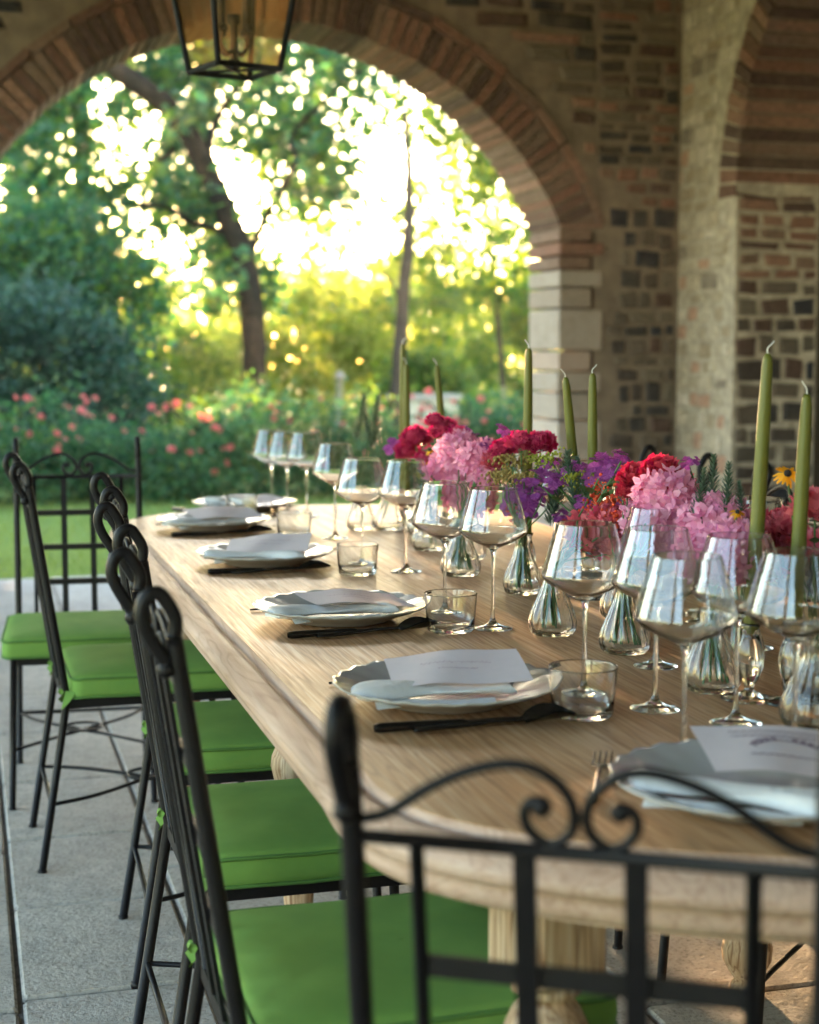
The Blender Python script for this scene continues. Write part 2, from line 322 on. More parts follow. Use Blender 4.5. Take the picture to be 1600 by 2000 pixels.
# measured positions (metres): crown clumps x,y,z,leaves; trunks; vases; flower heads; candles
CL_MAIN='1.42,20.3,5.15,6 1.74,22.2,5.57,14 1.69,21.8,5.28,6 1.78,20.7,5.3,29 1.85,22.8,5.54,23 1.96,21.4,5.42,11 1.96,22.1,5.34,6 2.28,22.4,5.61,25 2.11,21.5,5.29,31 2.46,22.8,5.71,13 2.43,22.3,5.42,18 2.56,22,5.57,25 2.58,22.2,5.45,23 2.51,20.3,5.27,29 2.69,21.9,5.42,22 2.8,21.2,5.44,22 2.54,19.2,4.85,23 3.05,22,5.64,26 3.06,22,5.39,10 2.97,20.4,5.26,25 3.15,21.9,5.41,22 3.2,21.1,5.43,11 3.32,21.8,5.44,6 3.42,21,5.45,28 3.53,21.8,5.46,26 3.26,19.5,5.12,14 3.69,21.8,5.38,22 4.02,22.5,5.68,30 3.83,21.9,5.49,20 4.29,22.7,5.81,16 4.22,22.8,5.56,28 4.08,21,5.47,13 4.32,22.3,5.58,21 3.97,19.4,5.21,19 4.39,21.8,5.48,9 4.68,22.2,5.7,21 4.5,21.5,5.39,14 4.68,21.4,5.54,20 4.73,21.4,5.35,19 4.84,21.3,5.52,21 4.64,20.5,5.18,10 5.36,22.6,5.8,16 4.83,20.7,5.28,19 5.45,22.3,5.73,7 4.74,19.4,5.08,24 4.83,19.4,5.15,11 5.34,21.3,5.44,29 5.3,20.5,5.41,6 5.52,21.4,5.42,24 5.48,20.4,5.41,18 5.86,21.7,5.55,21 6.01,21.6,5.7,19 6.08,22.1,5.62,15 6.26,21.8,5.77,22 5.8,20.4,5.22,18 6.18,20.9,5.6,9 6.39,21.9,5.51,22 6.43,21.3,5.66,14 6.75,22.4,5.64,22 6.41,20.5,5.48,20 6.86,22.2,5.69,6 6.82,21.5,5.69,28 7.16,22.5,5.77,9 6.84,20.9,5.61,12 6.37,19.4,5.16,29 7.14,21,5.63,29 7.08,20.9,5.4,10 7.39,21.5,5.73,30 7.6,22,5.62,23 7.34,20.5,5.51,16 6.87,19.2,5.12,7 8.24,22.6,6.04,7 7.58,20.9,5.49,7 7.07,18.9,5.25,7 7.69,20.6,5.41,19 7.79,20.3,5.48,20 8.47,22.1,5.72,20 1.38,20.5,4.93,6 1.4,20.6,4.81,23 1.69,22.6,5.24,10 1.55,20.4,4.7,12 1.8,20.8,5.04,12 1.74,21.2,4.92,12 1.85,20.7,4.9,27 2.09,22.6,5.13,6 2.17,22.3,5.22,14 2.07,21.1,4.94,18 2.37,22.8,5.37,15 2.3,21.2,4.86,23 2.44,21.2,5.06,19 2.53,22.1,5.04,23 2.64,22,5.2,22 2.8,22.5,5.13,21 2.74,21.3,5.05,19 2.73,21.3,4.93,28 3.06,22.5,5.32,19 2.82,20.7,4.88,12 3.28,22.4,5.29,11 3.34,22.6,5.16,16 3.11,20.4,5,21 3.3,21.8,5.05,21 3.64,22.4,5.32,24 3.12,19,4.6,27 3.54,20.7,5.01,17 3.71,22.1,5.18,21 3.47,19.3,4.77,23 3.84,21.2,5.04,8 4.03,21.7,5.22,24 3.99,21.5,5.1,20 4.14,21,5.08,7 4.08,21.3,5.01,14 4.23,21,5.14,23 4.21,20.9,4.91,18 4.82,22.8,5.52,12 4.71,22.3,5.23,29 4.63,21.4,5.2,14 4.18,19.2,4.66,7 4.9,21.6,5.32,12 5.06,22.6,5.28,25 5.04,21.3,5.22,6 4.61,19.4,4.69,28 4.82,19.6,4.96,25 5.32,22,5.19,12 5.64,22.5,5.52,10 4.91,19.3,4.75,4 5.37,20.8,5.18,17 5.38,20.7,5,15 5.9,21.9,5.32,14 5.1,19,4.69,11 5.98,21.5,5.34,12 6.09,21.8,5.26,15 6.1,21.2,5.31,18 5.41,19.1,4.73,17 5.62,19,4.84,29 6.33,21.6,5.12,7 6.25,20.6,5.12,13 6.19,20.4,4.97,20 6.5,21,5.26,9 6.68,21.3,5.1,12 7.25,22.5,5.58,12 6.48,20.3,5.01,7 7.11,21.8,5.37,18 7.42,22.7,5.37,21 7.2,21.5,5.41,23 7.6,22.4,5.31,24 7.65,22.2,5.48,12 7.28,21,5.06,17 7.66,21.4,5.4,8 7.86,22,5.29,10 7.85,21.5,5.4,28 8.13,22.3,5.31,19 8.47,22.5,5.64,8 8.28,22.2,5.35,22 7.8,20.4,5.26,21 8.23,21.3,5.23,21 1.37,20.7,4.61,15 1.51,20.6,4.61,5 1.74,22.6,4.79,8 1.86,22.7,5,11 1.54,19,4.21,10 2.05,22.1,4.87,6 1.84,20.3,4.41,8 2.06,20.6,4.61,10 2.06,21.3,4.53,10 2.38,22.2,4.94,8 2.36,22.2,4.75,8 2.33,20.4,4.61,4 2.39,21.5,4.6,5 2.74,22.4,5.02,25 2.76,22.5,4.78,27 2.82,21.2,4.81,7 2.82,22.1,4.78,5 2.86,20.8,4.76,29 3.05,22.2,4.78,16 3.32,22.6,4.97,23 3.25,22.1,4.77,22 3.41,22.2,5,14 3.31,21.8,4.72,27 3.44,21.4,4.87,13 3.36,21.1,4.68,19 3.76,21.8,4.96,6 3.74,21.8,4.74,16 3.72,20.9,4.8,10 3.88,22,4.73,4 4.19,22.4,5.08,15 3.85,20.5,4.57,14 4.19,21.5,4.83,13 4.26,22,4.83,8 3.82,19,4.5,5 4.16,20.8,4.63,18 4.66,22,4.99,5 4.41,21,4.6,4 4.8,21.7,4.94,9 4.51,20.6,4.58,13 4.94,21.8,4.91,8 5,22.2,4.86,15 5.22,21.9,5.05,5 5.02,21.6,4.76,6 5.28,21.5,4.89,13 5.4,22.3,4.86,5 4.82,18.9,4.45,9 5.41,21.3,4.71,10 5.75,21.8,5.02,7 5.44,20.9,4.7,4 5.67,21.1,4.87,7 5.78,21.5,4.77,4 6.32,22.3,4.85,15 1.45,21.5,4.42,12 1.54,20.9,4.34,8 1.68,22.7,4.5,3 1.77,21.6,4.49,5 1.76,21.7,4.34,10 1.88,20.3,4.3,11 1.88,21.1,4.17,9 2.07,21.1,4.35,11 1.84,19.2,3.97,7 2.39,22.8,4.62,7 2.2,20.7,4.18,14 2.32,20.9,4.42,10 2.31,20.5,4.17,7 2.79,22.5,4.62,13 2.7,21.8,4.33,7 2.74,21.4,4.5,7 2.99,22.7,4.43,18 2.66,19.1,4.13,28 2.94,21,4.22,29 3.1,21.2,4.4,23 3.06,21.3,4.34,18 3.51,22.5,4.65,15 3.25,21.5,4.37,15 3.32,20.4,4.36,6 3.65,22.3,4.4,9 3.64,21.4,4.55,17 3.66,21.8,4.38,9 3.4,19.2,4.17,14 3.96,22.1,4.39,13 3.89,21.1,4.49,9 3.94,21.4,4.41,6 3.7,18.9,4.11,23 4.29,22.1,4.44,13 4.22,21.1,4.45,13 4.36,21.7,4.43,30 4.61,21.8,4.63,7 4.55,21.4,4.35,27 4.96,22.7,4.76,15 4.5,20.6,4.23,12 4.98,22.2,4.64,9 5.02,22,4.48,5 5.15,21.8,4.65,3 5.02,21.1,4.38,15 5.22,21.5,4.59,13 5.2,21.3,4.36,10 5.37,21.5,4.64,6 5.43,21.4,4.42,6 5.47,20.8,4.55,7 5.75,21.9,4.48,11 5.12,19.2,4.06,4 6.1,22.1,4.48,11 1.51,22.4,4.26,12 1.46,21.5,3.96,7 1.63,22,4.16,11 1.58,21.5,3.98,11 1.82,22.1,4.23,4 1.74,21.3,3.96,10 1.92,20.7,4,4 1.7,19.4,3.64,4 2.25,22.7,4.29,3 2.31,18.9,3.76,14 2.67,21.9,4.04,17 2.94,22.3,4.29,25 2.95,22.8,4.18,28 3.1,22.7,4.31,19 3.04,22,4.08,23 3,20.7,4.03,15 3.02,20.9,3.96,27 3.21,20.6,4.01,4 3.19,21.1,3.96,3 3.46,21.1,4.08,9 3.62,22.2,4.11,9 3.54,21,4.16,6 3.42,20.3,3.87,11 3.74,21.2,4.12,7 3.68,20.8,3.98,11 4.19,22.4,4.31,24 3.91,21.3,4.04,24 4.42,22.7,4.39,17 4.06,20.7,3.88,12 4.64,22.7,4.36,27 4.55,22.8,4.24,27 4.47,21.1,4.15,24 4.11,19.3,3.76,6 4.93,22.6,4.37,21 4.75,21.5,4.02,24 5.05,22.4,4.39,29 4.8,21.2,4.07,10 5.12,21.7,4.3,9 4.83,20.5,3.99,5 5.39,21.9,4.27,8 5.44,22.3,4.19,12 5.87,21.4,4.19,1 1.37,20.7,3.73,6 1.49,21.9,3.66,6 1.56,20.6,3.73,9 1.85,22.6,3.96,9 1.76,20.9,3.59,5 1.82,20.6,3.74,7 2.19,22.2,3.92,10 2.29,21.6,3.81,9 2.34,20.8,3.72,4 2.43,21.6,3.6,9 2.6,21.9,3.84,16 2.36,19.2,3.42,12 2.78,21.9,3.8,13 2.7,20.8,3.53,8 3.01,21.7,3.85,10 2.94,21.1,3.58,27 2.95,20.4,3.65,12 2.96,20.4,3.5,28 3.51,20.6,3.74,4 3.16,19,3.41,2 4.05,22.7,4.03,2 3.67,20.8,3.62,3 4.02,21.7,3.85,9 3.89,21.3,3.61,18 4.32,22.1,3.92,14 4.04,21.1,3.66,7 4.18,20.6,3.81,18 4.5,22.2,3.74,8 4.34,20.5,3.81,8 4.75,22.4,3.76,10 4.61,21.3,3.82,29 4.98,22.5,3.76,26 4.93,21.7,3.96,21 5.14,22.7,3.83,26 5.22,22.3,4,15 4.89,20.6,3.64,13 5.08,20.6,3.78,10 5.53,22.8,3.83,13 5.53,22.2,4.01,4 5.41,21,3.65,1 2.43,21.1,3.24,17 2.74,22.2,3.57,31 2.62,21.6,3.35,9 2.52,19.3,3.26,17 2.75,21.2,3.3,23 2.67,19.3,3.22,18 3.04,21.8,3.37,27 3.12,21.8,3.58,6 3.01,20.8,3.21,24 3.36,22.3,3.34,2 3.11,19.1,3.21,3 3.62,20.4,3.22,3 4.14,22.6,3.67,4 4.11,22.1,3.4,8 3.94,20.4,3.46,2 3.78,19.6,3.16,6 4.2,20.6,3.43,18 4.09,20.5,3.3,9 4.38,21,3.48,17 4.59,21.7,3.4,12 4.41,20.3,3.37,11 4.61,21.1,3.28,21 4.7,20.6,3.47,10 5.05,22.4,3.47,19 5.18,21.9,3.62,6 4.87,20.6,3.31,17 4.92,20.4,3.4,4 5.14,21.3,3.38,10 5.54,21.8,3.43,2 5.07,19.5,3.17,4 6.36,22.7,3.68,3 2.54,22,3.18,11 2.57,22.5,3.03,9 2.74,22.6,3.23,13 2.5,21,2.94,12 2.96,22.7,3.3,11 2.9,22.6,3.06,4 2.87,20.6,3.08,18 2.86,21.1,2.98,24 3.08,20.9,3.15,25 3,20.5,2.86,13 3.21,21,3.13,22 3.37,22,3,10 3.51,21.5,3.22,15 3.49,21.9,3.06,17 3.32,19.4,2.99,2 3.45,20.7,2.94,2 3.74,21.2,2.94,1 4.11,22,3.26,4 3.88,20.8,2.9,4 4.33,22.1,3.28,4 4.04,21.1,2.99,3 4.39,21.6,3.13,16 4.77,22.7,3.25,9 5.01,22.8,3.35,18 4.98,21.9,3.18,10 5.14,22.1,3.26,4 5.18,21.2,3.2,10 5.72,22.7,3.26,2 5.55,20.6,3.18,5 5.76,20.8,3.1,11 2.35,20.4,2.75,9 2.32,20.3,2.52,2 2.63,21.8,2.81,1 2.46,20.6,2.61,2 2.94,21.4,2.76,6 2.86,21,2.55,3 3.28,22.8,2.9,8 3.15,21.5,2.68,19 3.44,22.6,2.9,6 3.39,22.1,2.71,26 3.59,22.2,2.9,27 3.35,21.1,2.56,24 3.7,21.7,2.77,23 3.74,22.5,2.73,20 3.66,20.9,2.74,11 3.75,21.6,2.63,7 4.03,21.5,2.84,4 4.15,22.3,2.74,2 4.24,22.2,2.92,5 4.37,22.7,2.7,9 2.45,21.3,2.47,4 2.36,20.6,2.24,4 2.57,21.8,2.5,3 2.45,20.4,2.24,2 2.79,21.6,2.42,2 2.78,21.8,2.3,3 3.09,22.6,2.53,3 2.79,20.9,2.32,5 2.77,19.1,2.38,8 2.92,20.4,2.26,2 3.26,21.4,2.43,7 3.24,21.5,2.3,8 3.6,22.5,2.58,28 3.06,19.1,2.15,13 3.16,19,2.37,8 3.5,21.1,2.33,18 3.96,22.4,2.51,12 4,22.5,2.34,5 3.84,20.5,2.4,9 3.89,21.1,2.31,12 3.94,20.6,2.4,10 4.03,20.8,2.25,11 2.23,19.4,2,7 2.43,20.7,2.04,1 2.4,20.3,1.92,5 2.69,21.4,2.08,4 2.64,20.4,1.93,5 3.01,22.2,2.17,9 2.93,21.8,1.94,5 3.26,22.5,2.16,4 3.26,22.8,1.98,3 2.88,19.1,2.04,3 3.28,22,1.98,6 3.54,22.2,2.1,30 3.49,22.2,1.96,25 3.49,20.5,2.06,11 3.54,21.2,2,19 3.76,21.3,2.15,8 4.01,22.6,2.05,7 3.76,20.5,2.05,18 3.83,20.7,1.9,16 4.2,21.8,2.13,4 4.44,22.7,2.05,11 6.27,22.4,1.97,16'
CL_LEFT='0.72,22.8,5.58,25 0.57,20.3,5,29 0.79,20.6,5.24,19 0.75,20.4,4.97,25 0.96,20.6,5.27,5 1.06,22,5.28,13 1.08,20.9,5.23,23 1.14,21.8,5.33,9 1.25,21.4,5.37,14 1.2,20.1,4.98,23 1.5,22.8,5.52,29 0.66,20.3,4.87,17 0.6,20.4,4.74,25 0.74,20.7,4.95,8 0.75,21.1,4.8,7 0.98,22.7,5.28,13 1.01,22,4.95,20 1.17,21.1,4.99,23 1.06,20.9,4.85,10 1.18,20.4,4.85,19 1.27,21.3,4.84,29 0.66,22.6,4.95,7 0.62,22.7,4.76,10 0.82,21.7,4.81,16 0.78,21.4,4.6,18 0.98,23,4.94,8 0.96,21.3,4.55,12 1.16,22.8,4.94,29 1.17,22.8,4.74,19 1.25,20.9,4.65,17 1.25,20.4,4.45,11 1.44,22.1,4.69,13 0.68,21,4.31,7 0.7,22.8,4.43,21 0.84,21.9,4.43,23 0.77,22.2,4.3,11 1.06,23,4.63,29 0.96,22,4.28,29 1.15,21.8,4.43,27 1.13,21.3,4.17,26 1.34,21.6,4.39,15 1.3,21.5,4.24,17 1.46,22.4,4.43,18 0.68,22.8,4.23,13 0.67,21,3.8,29 0.79,20.4,3.93,12 0.71,20.4,3.75,10 0.96,20.8,3.98,17 0.98,22.4,4.05,9 1.09,20.7,4.03,7 1.1,21.8,3.98,10 1.18,20.2,3.94,11 1.3,21.7,3.91,17 0.61,22.5,3.88,20 0.65,21.2,3.56,18 0.77,22.1,3.79,13 0.84,22.7,3.66,20 0.86,20.3,3.61,19 0.83,20.1,3.41,10 1.06,21,3.73,7 1.04,20.4,3.48,18 1.4,22.8,3.95,7 1.24,20.8,3.58,6 1.68,22.9,3.75,17 1.87,20.4,3.46,11 2,20.5,3.54,7 2.1,20.2,3.46,4 0.66,21.8,3.48,13 0.58,22.4,3.37,7 0.74,20.8,3.34,10 0.71,20.4,3.1,17 1,21.8,3.47,13 0.92,20.2,3.19,17 1.15,22.9,3.57,16 1.09,22.1,3.34,12 1.19,20.2,3.35,15 1.26,20.9,3.27,14 1.44,22.4,3.56,13 1.33,20.6,3.18,8 1.52,21.1,3.44,4 1.72,22.8,3.42,11 1.63,20.3,3.28,15 1.8,21.3,3.25,12 1.99,21.6,3.41,11 1.85,20.4,3.22,11 2.01,20.8,3.37,11 2.02,20.3,3.17,6 2.15,21,3.42,5 2.19,21.3,3.31,7 2.59,22.8,3.6,18 0.64,22.3,3.14,6 0.66,23,3.07,29 0.82,22.8,3.16,19 0.72,20.4,2.86,30 0.91,20.2,2.96,11 1.03,23,3.1,26 1.1,22.5,3.15,7 1.04,21.3,2.89,30 1.3,21.3,3.08,30 1.23,22.1,2.94,24 1.39,21.4,3.11,9 1.49,22.2,2.98,27 1.45,20,2.96,15 1.62,21.3,2.97,17 1.79,21.9,3.2,4 1.67,20.8,2.93,4 1.88,21.7,3.1,5 1.84,20.8,2.9,7 2.08,21.4,3.06,4 1.98,20.4,2.89,8 2.21,21.1,3.04,2 2.3,21.9,2.97,5 0.64,21.5,2.79,30 0.57,21.3,2.56,26 0.75,20.1,2.7,25 0.67,20.1,2.49,22 1,22.2,2.76,28 0.9,21.2,2.6,13 1.08,22.2,2.88,7 1.1,21.6,2.56,28 1.26,21.6,2.76,21 1.26,21.8,2.63,18 1.35,20.8,2.77,31 1.39,20.6,2.52,14 1.55,21.9,2.84,28 1.58,20.8,2.62,19 1.59,20.2,2.65,21 1.67,20.1,2.52,27 1.82,20.3,2.72,6 2.01,22.5,2.64,1 2.08,21.7,2.8,6 1.93,20.4,2.57,14 2.18,20.9,2.81,3 2.39,22.5,2.64,2 0.57,20.1,2.41,23 0.63,21.4,2.27,29 0.75,21,2.43,11 0.66,20.4,2.24,28 0.98,22.9,2.5,10 0.95,22,2.26,16 1.19,22.7,2.48,9 1.14,22.4,2.35,10 1.21,20.8,2.35,10 1.24,20.8,2.21,24 1.4,21.6,2.5,23 1.4,20.8,2.28,21 1.56,21.1,2.42,27 1.54,21.2,2.29,22 1.75,21.2,2.48,7 1.69,21,2.29,3 1.91,21.8,2.5,6 1.91,22.2,2.32,5 2.17,22.6,2.47,5 2.06,21.9,2.32,4 2.13,20.6,2.35,5 2.42,23,2.33,2 0.57,21.5,2.09,26 0.58,21.9,2,13 0.72,22.3,2.08,28 0.68,20.2,1.92,15 0.83,20.5,2.04,27 0.88,21.8,1.91,17 1.11,21.7,2.1,20 1.09,21.7,1.95,27 1.22,21,2.04,8 1.29,22.3,1.93,20 1.43,22.3,2.12,25 1.27,20.3,1.89,24 1.48,20.3,2.05,23 1.43,20.2,1.88,6 1.71,21,2.08,2 1.59,20.1,1.9,6 1.83,21.3,2.06,3 1.88,21.8,1.94,2 2.19,22.9,2.22,7 2.14,22.6,2.02,4 2.29,21.6,2.15,5 2.45,23,1.96,5 2.46,21.9,1.96,6'
CL_RIGHT='6.07,22,5.04,3 5.53,19.8,4.55,7 5.59,19.7,4.6,8 5.85,19.9,4.75,7 6.4,21.6,4.83,3 6.39,20.9,4.86,24 6.1,20.2,4.58,13 6.37,20.4,4.85,7 6.61,21,4.74,26 6.92,21.6,5.04,13 6.76,21,4.77,9 6.56,20,4.81,13 6.62,20,4.58,12 7.28,21.3,5.04,20 6.66,19.7,4.5,21 7.37,21.4,5.01,19 7.01,20.3,4.65,19 7.2,20.2,4.8,22 7.34,20.6,4.7,22 7.14,19.6,4.74,8 7.27,19.9,4.63,6 7.93,21.2,4.96,7 8.15,21.7,4.98,11 7.6,19.9,4.8,18 8.23,21.4,4.85,17 5.77,21.2,4.58,6 6.13,22,4.71,4 6.32,21.9,4.67,4 5.63,19.6,4.21,4 5.74,19.7,4.36,5 6.15,20.8,4.33,5 6.58,21.6,4.64,8 5.88,19.5,4.21,11 6.43,20.4,4.47,10 6.25,20.2,4.24,9 7.03,22,4.67,17 6.63,20.5,4.36,10 6.59,20,4.4,12 6.51,19.9,4.23,16 6.92,20.3,4.51,14 7.26,21.2,4.47,26 7.02,20.3,4.5,10 6.95,20.1,4.27,19 7.36,20.8,4.62,16 7.76,21.9,4.52,12 7.99,21.7,4.76,29 7.45,20.4,4.35,12 7.6,20.2,4.46,16 7.72,20.7,4.41,20 8.1,21,4.57,23 8.44,21.8,4.55,17 5.85,20.5,4.11,10 6.26,21.7,4.15,3 5.88,20,4.05,11 6.47,21.9,4.19,7 6.09,20,4.08,16 6.31,20.7,4.04,7 6.32,20.4,4.16,18 6.54,21,4.02,11 6.51,20.4,4.12,16 6.29,19.5,3.9,18 7.08,21.6,4.33,25 6.58,19.8,3.86,10 7.41,21.8,4.39,13 6.6,19.6,3.91,20 7.48,21.5,4.32,19 7.23,20.7,3.99,14 7.62,21.6,4.32,17 7.55,21.1,4.07,14 7.27,20,4.08,17 7.64,20.8,4.07,24 8.17,21.8,4.39,11 7.65,20.6,4.1,17 8.33,21.8,4.43,25 7.84,20.6,4.06,21 5.94,21.6,3.99,4 5.56,19.6,3.51,2 6.62,21.8,3.98,12 6.62,21.8,3.81,15 6.75,21.5,3.97,10 6.83,21.7,3.78,18 6.33,19.6,3.66,10 6.46,19.9,3.64,12 6.73,20.5,3.85,3 6.67,20.1,3.6,18 6.9,20.3,3.79,25 7.22,21.3,3.78,28 7.02,20.4,3.77,30 7.4,21.2,3.69,8 7.44,20.7,3.93,27 7.7,21.8,3.82,18 8.02,21.8,4.07,21 7.33,19.9,3.57,7 7.94,21.1,3.99,26 7.88,20.9,3.69,24 7.88,20.5,3.93,10 8.24,21.5,3.77,15 5.83,20.2,3.42,10 6.12,21.6,3.45,3 5.88,19.9,3.37,12 5.89,19.8,3.28,7 6.46,21.4,3.55,5 6.34,20.8,3.31,5 6.62,21.2,3.52,10 6.36,20.5,3.31,7 6.91,21.4,3.57,9 6.23,19.6,3.21,14 7.19,22,3.63,15 6.55,19.8,3.26,18 6.75,20,3.5,12 7.3,21.5,3.43,14 6.97,20,3.5,12 7.01,20.2,3.3,7 7.74,21.7,3.6,30 7.66,21.3,3.42,21 8.03,21.8,3.68,21 7.99,21.9,3.49,11 7.87,21,3.57,13 7.37,19.6,3.31,18 8.42,21.9,3.69,8 7.47,19.6,3.26,27 5.61,20.1,2.9,9 6.01,21.1,3.22,9 6.07,21.1,3.04,8 6.21,21.2,3.23,5 6.4,21.8,3.11,11 5.93,19.6,3.1,3 6.12,20.4,2.95,6 6.5,20.8,3.21,6 6.15,19.5,2.89,10 6.9,21.7,3.21,7 6.29,19.7,2.91,10 7.14,21.7,3.22,8 6.75,20.4,2.93,5 6.81,20.3,3.12,11 7.4,21.9,3.08,18 6.84,19.8,3.15,6 6.99,20,2.89,15 7.83,21.8,3.33,6 7.41,20.6,3,6 7.88,21.5,3.28,16 7.11,19.5,2.91,7 7.48,19.9,3.13,29 7.72,20.5,3.02,19 7.96,20.7,3.26,13 8.39,21.9,3.16,14 6,21,2.79,9 6.11,21.1,2.71,8 6.18,21,2.83,9 6.07,20.7,2.65,6 6.31,20.8,2.85,10 6.36,20.7,2.67,6 6.5,20.7,2.77,4 6.28,20.1,2.59,4 6.75,21,2.87,5 6.7,20.9,2.72,8 6.93,21.2,2.85,10 7.03,21.4,2.71,5 6.65,19.6,2.75,5 7.12,21,2.7,10 7.57,21.7,2.95,12 6.73,19.5,2.6,9 7.46,21,2.83,17 7.21,20.1,2.59,13 7.33,20.1,2.79,8 7.97,21.7,2.78,14 7.57,20.2,2.76,9 8,21.4,2.77,14 8.28,21.6,2.86,22 8.11,21.2,2.67,18 6.08,21.8,2.59,28 6.06,21,2.54,5 6.19,21.5,2.39,12 6.15,20.7,2.45,16 6.38,21.6,2.3,6 5.99,19.8,2.47,16 6.33,21,2.32,12 6.86,22,2.6,9 6.62,21.2,2.31,13 6.46,20.3,2.49,6 6.36,19.7,2.3,4 6.86,21,2.53,9 6.79,20.5,2.25,7 6.71,19.9,2.43,10 6.66,19.8,2.28,12 7.7,21.9,2.6,6 7.55,21.5,2.38,12 7.69,21.6,2.53,24 7.81,21.8,2.43,24 7.78,21.1,2.47,8 7.18,19.5,2.22,9 7.55,20,2.46,12 7.67,20.5,2.29,9 8.29,21.6,2.54,9 7.62,19.9,2.28,13 6.1,21.8,2.15,15 5.73,20.2,2.08,12 5.66,20,1.93,27 6.31,21.2,2.18,8 6.37,21.4,1.96,20 6.51,21.2,2.13,6 6.23,20.5,1.9,17 6.22,20,2.05,14 6.19,19.7,1.88,17 7.04,21.8,2.24,16 6.5,20.1,1.99,19 7.21,21.8,2.24,24 7.06,21.2,2.01,7 7.16,21,2.17,16 7.37,21.8,2.05,23 7.3,20.8,2.15,11 7.23,20.7,2.02,16 7.63,21.3,2.17,23 7.83,21.9,2,21 7.29,20.1,2.09,19 7.41,20.3,1.96,16 7.68,20.5,2.19,14 7.71,20.7,2,14 8.01,20.8,2.13,17 8.33,21.6,2.02,30'
CL_FAR='5.01,24.9,3.26,5 5.32,25.5,3.36,6 5.8,26.9,3.38,19 5.74,25.5,3.31,8 5.73,24.4,3.26,5 6.55,26.6,3.39,8 6.74,26.6,3.42,1 6.83,26,3.39,2 7.09,26.2,3.41,3 5.26,24.1,2.97,4 5.55,25.6,2.96,5 5.56,24.5,3.05,4 5.98,26.7,2.95,12 5.57,24,3.1,10 5.78,24.8,2.85,9 5.94,24.5,3.05,4 6.08,25.1,2.9,6 6.17,24.7,3.02,4 6.36,24.5,2.92,1 7.29,26.2,3.18,3 7.21,26,2.95,3 5.27,25.8,2.79,4 5.11,25.2,2.51,3 5.28,25.1,2.64,8 5.26,24.7,2.47,7 5.49,25.2,2.7,4 5.27,24.4,2.53,2 5.81,25.5,2.54,1 5.99,25.8,2.79,3 6.57,27,2.77,4 6.34,25.8,2.48,1 6.39,25.4,2.66,3 6.56,25.8,2.59,5 6.52,25,2.7,5 6.29,24.1,2.52,9 6.92,25.6,2.72,26 7.19,26.5,2.61,17 6.75,24.4,2.55,24 5.25,26,2.25,15 5.2,25.5,2.15,15 5.03,24.1,2.27,5 5.06,24.1,2.07,17 5.31,24.4,2.31,10 5.46,25.2,2.14,3 6.06,26.7,2.43,6 5.96,26,2.04,5 5.87,25,2.36,9 5.58,24.1,2.09,12 6.24,25.8,2.34,4 6.18,25.3,2.03,10 6.64,26.4,2.31,5 6.72,26.7,2.07,6 6.72,25.6,2.27,10 6.55,25.1,2.03,4 6.39,24,2.3,7 6.61,24.5,2.09,16'
TRUNK_MAIN=[(3.59, 20.0, 0.53), (3.59, 20.0, 1.18), (3.56, 20.0, 1.83), (3.46, 20.0, 2.47), (3.23, 20.0, 3.04), (2.98, 20.0, 3.6), (2.75, 20.0, 4.0), (2.49, 20.0, 4.33), (2.13, 20.0, 4.56), (1.81, 20.0, 4.79)]
LIMB_MAIN=[[(3.49, 20.0, 2.34), (3.76, 20.0, 2.92), (4.03, 20.0, 3.57), (4.29, 20.0, 4.15), (4.83, 20.0, 4.75)], [(2.98, 20.0, 3.6), (3.18, 20.0, 4.17), (3.45, 20.0, 4.69), (3.78, 20.0, 5.14)], [(3.36, 20.0, 2.73), (2.85, 20.0, 2.9), (2.4, 20.0, 3.02), (1.9, 20.0, 3.13)], [(2.75, 20.0, 4.0), (2.54, 20.0, 3.71), (2.22, 20.0, 3.52)]]
TRUNK_SNAG=[(5.19, 19.0, 0.36), (5.21, 19.0, 0.93), (5.26, 19.0, 1.69), (5.33, 19.0, 2.44), (5.36, 19.0, 3.07), (5.34, 19.0, 3.69), (5.29, 19.0, 4.21)]
LIMB_SNAG=[[(5.36, 19.0, 2.88), (5.56, 19.0, 3.2), (5.69, 19.0, 3.39)], [(5.28, 19.0, 1.82), (5.16, 19.0, 2.07), (5.0, 19.0, 2.25)]]
TRUNK_LEFT=[(1.69, 22.0, 2.14), (1.64, 22.0, 3.1), (1.63, 22.0, 3.92), (1.66, 22.0, 4.73), (1.69, 22.0, 5.4)]
TRUNK_RIGHT=[(7.31, 21.0, 0.46), (7.22, 21.0, 1.53), (7.1, 21.0, 2.59), (7.02, 21.0, 3.63), (6.95, 21.0, 4.67)]
VASES=[(1.002, 2.61), (1.068, 3.361), (1.112, 3.075), (1.058, 2.419), (1.062, 2.106), (1.151, 4.293), (1.074, 4.315), (1.209, 2.308), (1.197, 4.088), (1.09, 1.86), (1.19, 2.74), (1.17, 3.62), (1.18, 2.02), (1.13, 3.82)]
